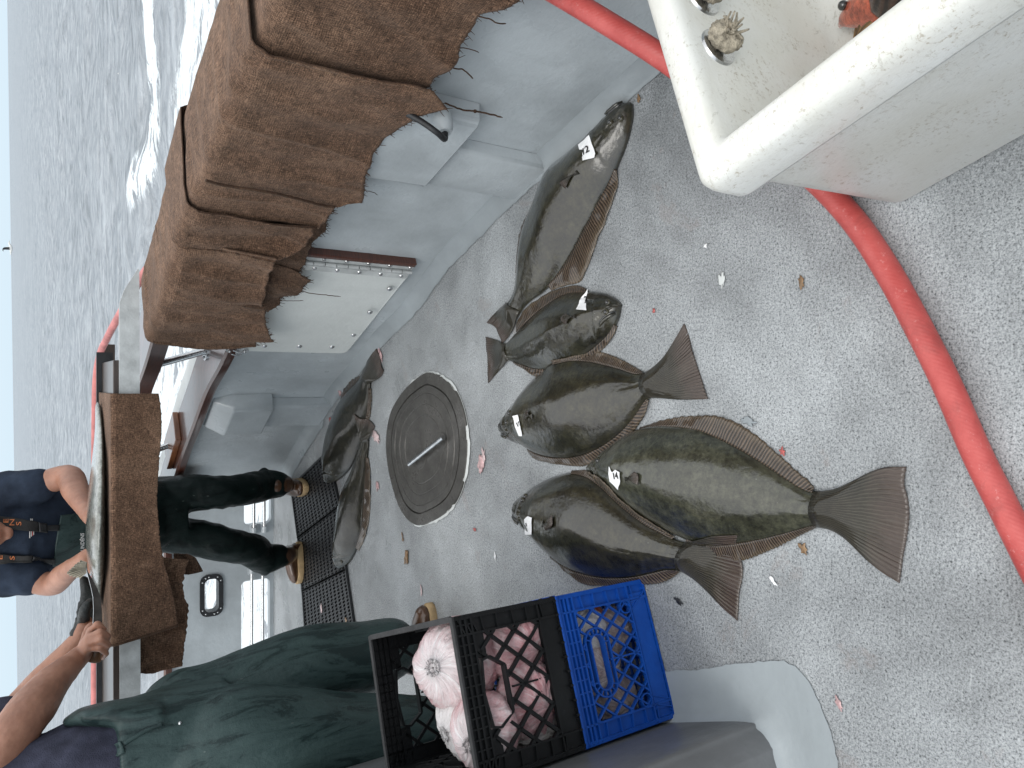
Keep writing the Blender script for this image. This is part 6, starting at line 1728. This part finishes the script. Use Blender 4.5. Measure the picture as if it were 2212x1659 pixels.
# right hand gripping the knife
MC = [Q(F14, 1120, 895, 2.375), Q(F14, 1118, 970, 2.345), Q(F14, 1112, 1050, 2.335), Q(F14, 1090, 1130, 2.34)]
PI_ = [Q(F14, 1212, 812, 2.36), Q(F14, 1245, 905, 2.325), Q(F14, 1258, 1010, 2.315), Q(F14, 1240, 1115, 2.325)]
DI = [Q(F14, 1290, 880, 2.37), Q(F14, 1345, 965, 2.345), Q(F14, 1352, 1075, 2.34), Q(F14, 1325, 1180, 2.345)]
TP = [Q(F14, 1285, 965, 2.41), Q(F14, 1320, 1040, 2.395), Q(F14, 1310, 1130, 2.39), Q(F14, 1275, 1240, 2.385)]
for k in range(4):
    mb.ell(MC[k], .0125, nu=12, nv=8)
    rr = (.0108, .0108, .0102, .0092)[k]
    limb(mb, [(MC[k], rr*1.12), (MC[k].lerp(PI_[k], .5), rr*.98), (PI_[k], rr*1.08)], 14)
    limb(mb, [(PI_[k], rr*1.06), (DI[k], rr*.95)], 14); limb(mb, [(DI[k], rr*.95), (TP[k], rr*.82)], 14)
pm_c = (MC[1]+MC[2])/2; ac = (MC[0]-MC[3]); al = ac.length/2; ac.normalize(); fwd = (pm_c-wr); nb = fwd.normalized().cross(ac)
mb.loft([(wr-fwd*.15, ac*.031, nb*.024), (wr+fwd*.25, ac*.036, nb*.022), (wr+fwd*.65, ac*(al+.006), nb*.019), (pm_c, ac*(al+.009), nb*.013)], 20)
for k in range(4): limb(mb, [(wr.lerp(MC[k], .35), .011), (MC[k], .0115)], 10)
limb(mb, [(wr+ac*.018+fwd*.15, .017), (Q(F14, 1120, 850, 2.42), .0145), (Q(F14, 1200, 850, 2.435), .012), (Q(F14, 1262, 905, 2.44), .0105)], 12)
# left forearm
wl = Q(F14, 985, 985, 2.56); ell_ = Q(F3, 90, 1345, 2.50); shl = Vector((-1.15, 2.62, 1.52))
limb(mb, [(shl, .06), (shl.lerp(ell_, .5), .052), (ell_, .048), (ell_.lerp(wl, .4), .044), (wl, .028), (Q(F14, 1060, 800, 2.60), .026)], 18)
# trunk, head, legs
pv = Vector((-1.12, 2.42, .98)); ck = Vector((-1.13, 2.42, 1.50))
mb.loft([(pv+Vector((0, 0, -.05)), (.10, 0, 0), (0, .15, 0)), (pv.lerp(ck, .5), (.10, 0, 0), (0, .15, 0)), (ck+Vector((0, 0, -.05)), (.10, 0, 0), (0, .17, 0)), (ck+Vector((0, 0, .04)), (.07, 0, 0), (0, .12, 0))], 24)
limb(mb, [(shr, .06), (ck, .08), (shl, .06)]); T2, rot2 = head(mb, Vector((-1.06, 2.44, 1.74)), R(75), R(30)); limb(mb, [(ck, .062), (Vector((-1.08, 2.44, 1.68)), .055)])
lgs = ((Vector((-1.09, 2.31, .92)), Vector((-1.15, 2.29, .50)), Vector((-1.23, 2.26, .10))), (Vector((-1.06, 2.53, .92)), Vector((-.985, 2.54, .50)), Vector((-1.02, 2.55, .10))))
for a, b, c in lgs: limb(mb, [(a, .08), (b, .055), (c+Vector((0, 0, .04)), .036)])
bd2 = fuse(mb, 'body', M['skin'], pn, .0048, 3, lambda v, n_: v+n_*(.0012*noise.noise(v*45)+.0007*noise.noise(v*120)))
mb = MB(); mb.ell(T2(0, .030, .045), (.082, .092, .086), rot2, 26, 18); fuse(mb, 'hair', M['hair'], pn, .008, 2, lambda v, n_: v+n_*.004*noise.noise(v*90))
for q in (-1, 1):
    mb = MB(); mb.ell(T2(.031*q, -.083, .008), .0115, nu=12, nv=8); mb.build('eye', M['eye'], pn, True)
# glove
mb = MB(); g0 = Q(F14, 1075, 800, 2.60); g1 = Q(F14, 1095, 560, 2.68); axg = (g1-g0); pxs = Vector((0, .0, 1)); pr_ = axg.normalized().cross(Vector((0, 1, 0))).normalized()
mb.loft([(Q(F14, 990, 960, 2.565), pr_*.036, Vector((0, .030, 0))), (g0.lerp(Q(F14, 990, 960, 2.565), .4), pr_*.033, Vector((0, .028, 0))), (g0, pr_*.036, Vector((0, .026, 0))), (g1, pr_*.034, Vector((0, .024, 0)))], 20)
limb(mb, [(g1+pr_*.012, .017), (Q(F14, 1062, 400, 2.72), .0155), (Q(F14, 1035, 262, 2.76), .0135)], 14)
limb(mb, [(g1, .017), (Q(F14, 1085, 420, 2.72), .0155), (Q(F14, 1072, 275, 2.78), .0135)], 14)
limb(mb, [(g1-pr_*.010, .017), (Q(F14, 1120, 440, 2.73), .015), (Q(F14, 1120, 350, 2.78), .013)], 14)
limb(mb, [(g1-pr_*.022, .016), (Q(F14, 1150, 480, 2.72), .014), (Q(F14, 1155, 420, 2.76), .012)], 14)
limb(mb, [(g0+pr_*.01, .019), (Q(F14, 1055, 640, 2.56), .018), (Q(F14, 1130, 540, 2.60), .016)], 14)
fuse(mb, 'glove', M['glove'], pn, .0048, 4, wrinkle(.0022, 40, 3))
# shirt (indigo), with sleeves
mb = MB()
FF, SS = Vector((.93, .36, 0)), Vector((-.36, .93, 0)); TC = Vector((-1.075, 2.40, 0))
mb.loft([(TC+Vector((0, 0, .96)), FF*.130, SS*.185), (TC+Vector((0, 0, 1.2))-FF*.005, FF*.132, SS*.188), (ck+Vector((0, 0, -.06)), FF*.13, SS*.20), (ck+Vector((0, 0, .05)), FF*.09, SS*.14)], 28)
limb(mb, [(ck+Vector((0, -.05, -.02)), .10), (shr, .088), (shr.lerp(el, .42), .078)]); limb(mb, [(ck+Vector((0, .05, -.02)), .10), (shl, .088), (shl.lerp(ell_, .6), .074), (ell_.lerp(shl, .1)+Vector((-.005, 0, .02)), .066)])
sh2 = fuse(mb, 'shirt', M['purple'], pn, .009, 4, wrinkle(.007, 12, 8))
# oilskin trousers
mb = MB()
for k, (a, b, c) in enumerate(lgs):
    kk = 1.14 if k == 0 else 1.0; limb(mb, [(a+Vector((0, 0, -.02)), .150), (a+Vector((.015, 0, -.14)), .142*kk), (b+Vector((-.005, 0, 0)), .138*kk), (b.lerp(c, .5)+Vector((.0, 0, 0)), .132*kk), (c+Vector((.03, 0, .09)), .118*kk)], 22)
FF, SS = Vector((.93, .36, 0)), Vector((-.36, .93, 0)); TC = Vector((-1.075, 2.40, 0))
def tor(df, ds, z, hf, hs): return (TC+FF*df+SS*ds+Vector((0, 0, z)), FF*hf, SS*hs)
mb.loft([tor(.0, .02, .80, .16, .21), tor(.0, .01, .98, .165, .215), tor(.0, 0, 1.115, .15, .200)], 30)
# bib stands up in front, open at the side
mb.loft([tor(.08, 0, 1.0, .075, .19), tor(.115, 0, 1.12, .045, .175), tor(.130, 0, 1.19, .028, .150), tor(.126, .01, 1.235, .010, .10)], 26)
tr_ = fuse(mb, 'overalls', M['bibs'], pn, .010, 7, lambda v, n_: v+n_*(.006*noise.noise(Vector((v.x*5, v.y*5, v.z*2.5+3)))+.0022*noise.noise(Vector((v.x*16, v.y*16, v.z*7)))))
tbv = bvh_of(tr_)
# belt tab, cord line and press stud on the side
tabo = skinpatch(tbv, [F3(560, 1545), F3(560, 1625), F3(640, 1580), F3(625, 1525)], 8, 8, .008, 'side_tab', M['bibs'], pn, .006)
r = hit(tbv, F3(922, 1428))
if r[0] is not None: mb = MB(); mb.ell(r[0], .0055, nu=12, nv=8); mb.build('press_stud', M['steel'], tr_, True)
pts = [hit(tbv, F3(*p))[0] for p in ((635, 1535), (690, 1500), (760, 1460), (835, 1432))]
if all(p is not None for p in pts): mb = MB(); mb.tube(spline(pts, 6), .006, 8); mb.build('seam', M['bibs'], tr_, True)
toe = G((936, 1306)); boot(pn, Vector((-1.05, 2.57, .12)), Vector((toe.x-.27, toe.y+.03, 0)), Vector((toe.x, toe.y, 0)))
boot(pn, Vector((-1.23, 2.25, .12)), Vector((-1.30, 2.22, 0)), Vector((-1.04, 2.23, 0)))
# knife
kn = thing('fillet_knife', Q(F14, 1230, 1150, 2.37), 'dark curved fillet knife with worn wooden handle held against the halibut', 'knife')
hA, hB = Q(F14, 1245, 880, 2.40), Q(F14, 1175, 1290, 2.385)
mb = MB(); dk_ = (hB-hA); sd_ = dk_.normalized().cross(Vector((0, 1, 0))).normalized()
mb.loft([(hA, sd_*.012, Vector((0, .009, 0))), (hA.lerp(hB, .3), sd_*.015, Vector((0, .011, 0))), (hA.lerp(hB, .75), sd_*.016, Vector((0, .012, 0))), (hA.lerp(hB, .97), sd_*.019, Vector((0, .013, 0))), (hB, sd_*.012, Vector((0, .009, 0)))], 18)
mb.build('handle', M['handle'], kn, True, sh=60)
back = [(1275, 880), (1272, 760), (1268, 640), (1255, 480), (1215, 380), (1160, 270), (1100, 170), (1075, 120)]
edge_ = [(1155, 880), (1160, 760), (1165, 640), (1158, 480), (1135, 370), (1110, 270), (1085, 180), (1072, 118)]
vs = []; fs = []; n = len(back)
for k in range(n):
    t = 2.40+.10*k/(n-1); vs += [Q(F14, *back[k], t), Q(F14, *edge_[k], t)]
vs += [v+Vector((0, .0028, 0)) for v in vs[:]]
for k in range(n-1):
    a = 2*k; fs += [(a, a+1, a+3, a+2), (2*n+a, 2*n+a+2, 2*n+a+3, 2*n+a+1), (a, a+2, 2*n+a+2, 2*n+a), (a+1, 2*n+a+1, 2*n+a+3, a+3)]
fs += [(0, 2*n, 2*n+1, 1)]
o = mesh('blade', vs, fs, M['blade'], kn, False); fixn(o)
ed = [Q(F14, *edge_[k], 2.40+.10*k/(n-1)-.001) for k in range(n)]
mb = MB(); mb.tube(ed, .0011, 6); mb.build('cutting_edge', M['steel'], kn, True)

# ================================================================== GULLS
def gull(px, t, flying, L_, label, z=None):
    c = PD(px, t) if z is None else G(px, z)
    root = thing('seagull', c, label, 'seabird'); s = L_
    ax = Vector((.96, -.25, 0)).normalized(); ay = Vector((-ax.y, ax.x, 0)); up = Vector((0, 0, 1))
    mb = MB(); secs = []
    for f, w_, h_ , dz in ((-.5, .01, .008, .03), (-.36, .06, .035, .03), (-.1, .13, .10, .0), (.12, .14, .12, .0), (.28, .09, .09, .05), (.36, .065, .07, .10), (.44, .065, .07, .13), (.50, .04, .045, .12), (.54, .01, .01, .11)):
        secs.append((c+ax*f*s+up*(dz*s+(.08*s if not flying else 0)), ay*w_*s, up*h_*s))
    mb.loft(secs, 16); b = mb.build('body', M['gull_w'], root, True)
    mb = MB(); q = c+ax*.53*s+up*(.11*s+(.08*s if not flying else 0)); mb.tube([q, q+ax*.12*s-up*.02*s], [.018*s, .003*s], 8); mb.build('beak', M['beak'], root, True)
    if flying:
        for sg, lift in ((1, .30), (-1, .55)):
            vs = []; fs = []
            for i in range(9):
                f = i/8; ch = .17*(1-f**2.2)+.02; y_ = sg*f*1.05; x_ = .05-.32*max(0, f-.4)**1.2; zz = lift*math.sin(f*2.1)*.9
                for k, (dx, dz) in enumerate(((ch*.5, 0), (0, .022*(1-f)), (-ch*.6, 0))): vs.append(c+ax*(x_+dx)*s+ay*y_*s*.75+up*(zz+dz+.05)*s)
            for i in range(8):
                for k in range(2): fs.append((i*3+k, i*3+k+1, i*3+4+k, i*3+3+k))
            o = mesh('wing', vs, fs, M['gull_d'] if sg < 0 else M['gull_w'], root, True); fixn(o); o.modifiers.new('s', 'SOLIDIFY').thickness = .02*s
    else:
        for sg in (1, -1):
            mb = MB(); mb.loft([(c+ax*.18*s+up*.14*s+ay*.10*sg*s, ay*.03*s, up*.05*s), (c-ax*.1*s+up*.15*s+ay*.12*sg*s, ay*.035*s, up*.07*s), (c-ax*.42*s+up*.12*s+ay*.05*sg*s, ay*.02*s, up*.03*s), (c-ax*.66*s+up*.11*s+ay*.01*sg*s, ay*.008*s, up*.01*s)], 12); mb.build('wing', M['gull_d'], root, True)
gull((24, 538), 24.0, True, .42, 'white and grey gull flying at the horizon')
gull(F1(772, 525), 0, False, .46, 'dark winged gull sitting on the grey sea', z=SEA+.02)

# ================================================================== SCRAPS ON THE DECK
def scrap(px, r, m, label, seed, el=1.0, ang=0, h=.3, z=None, name='fish_scrap', cat='fish scrap', group='fish scraps on the deck'):
    el = min(el, 1.7); c = G(px, .003) if z is None else G(px, z); NU, NV = 30, 9; vs = []; fs = []
    for j in range(NV+1):
        ph = math.pi*j/NV
        for i in range(NU):
            th = 2*math.pi*i/NU; k = .85+.9*noise.noise(Vector((math.cos(th)*1.5, math.sin(th)*1.5, seed)))+.45*noise.noise(Vector((math.cos(th)*5, math.sin(th)*5, seed+j*.5)))
            x = r*el*math.sin(ph)*math.cos(th)*k; y = r/el*math.sin(ph)*math.sin(th)*k; z_ = r*h*(math.cos(ph)*(.6+.5*noise.noise(Vector((x*90, y*90, seed))))+.25)
            vs.append(Vector((c.x+x*math.cos(ang)-y*math.sin(ang), c.y+x*math.sin(ang)+y*math.cos(ang), max(c.z-.002, c.z+z_))))
    for j in range(NV):
        for i in range(NU): fs.append((j*NU+i, (j+1)*NU+i, (j+1)*NU+(i+1) % NU, j*NU+(i+1) % NU))
    o = mesh(name, vs, fs, m, None, True, base=(c.x, c.y, c.z)); fixn(o); return tag(o, label, cat, group)
scrap((1040, 1000), .028, M['flesh'], 'pink and white fish scrap beside the oval hatch', 1, 1.3, -.3, .25)
scrap((1045, 985), .017, M['belly'], 'pale skin flap on the pink scrap beside the oval hatch', 2, 1.5, .2, .3)
scrap((813, 945), .030, M['belly'], 'pale pink fish flap under the narrow halibut tail', 3, 1.5, 1.2, .35)
scrap((735, 844), .028, M['flesh'], 'pinkish scrap stuck at the wall foot below the far rib', 4, 1.3, .5, .4)
scrap((715, 908), .020, M['flesh_red'], 'small red and white scrap against the wall behind the dark halibut', 5, 1.4, 1.1, .4)
scrap((815, 1048), .020, M['flesh'], 'thin round pink scrap beside the narrow halibut', 6, 1.4, 0, .1)
scrap((822, 765), .020, M['flesh'], 'thin pink sliver under the tail by the hatch panel', 7, 1.9, .7, .3)
scrap((879, 1205), .024, M['flesh_tan'], 'brown ragged scrap on the wet deck by the mats', 8, 1.7, -.1, .5)
scrap((870, 1163), .012, M['flesh_tan'], 'small brown smear above the ragged brown scrap', 9, 1.5, .4, .15)
scrap(F6(740, 175), .008, M['flesh_red'], 'tiny red scrap on the open deck by the oval hatch', 10)
scrap(F6(410, 560), .013, M['belly'], 'thin whitish sliver near the brown boot toe', 11, 2.2, .1, .3)
scrap(F6(867, 340), .008, M['paper'], 'small white paper fleck on the deck above the crates, near the boot toe', 12, 1.8, .1, .2)
scrap(F8(1550, 1300), .0115, M['flesh_tan'], 'orange shell fragment beside the largest halibut tail', 13, 1.2, .3, .2)
scrap(F8(1402, 1455), .008, M['paper'], 'white fleck on the deck below the largest halibut', 14, 1.6, .8, .3)
scrap(F8(948, 1557), .0085, M['blackrub'], 'dark grey scrap on the deck beside the blue crate', 15, 1.9, 1.2, .3)
scrap(F8(828, 152), .006, M['flesh_red'], 'tiny red speck beside the small mottled halibut', 16)
scrap(F8(1450, 832), .008, M['flesh_red'], 'small red scrap by the fin of the largest halibut', 17, 1.2, .3, .3)
scrap(F7(945, 1605), .011, M['flesh_tan'], 'dried brownish scrap near the middle of the open deck', 18, 1.6, .2, .2)
scrap(F7(495, 1590), .012, M['white'], 'grey white peeled paint flake on the open deck', 19, 2.2, 0, .15, name='paint_flake', cat='paint flake')
scrap(F7(400, 1395), .006, M['paper'], 'tiny white fleck near the peeled paint flake', 20)
scrap(F8(1285, 690), .014, M['border'], 'flat grey flake between two halibut fins', 21, 2.2, 1.4, .1, name='paint_flake', cat='paint flake')
scrap(F9(345, 1450), .018, M['belly'], 'long white scrap lying on the black mat', 22, 2.6, .1, .3, z=.014)
scrap(F9(545, 1540), .012, M['flesh_tan'], 'tan scrap at the corner of the nearest mat', 23, 1.3, .1, .4, z=.014)
scrap(F7(22, 560), .008, M['flesh_tan'], 'small tan scrap by the wall foot near the bin', 24, 1.2, .1, .3)
scrap(F10(2035, 1195), .009, M['flesh'], 'small pale pink scrap on the deck beyond the painted apron', 25, 1.5, .5, .3)
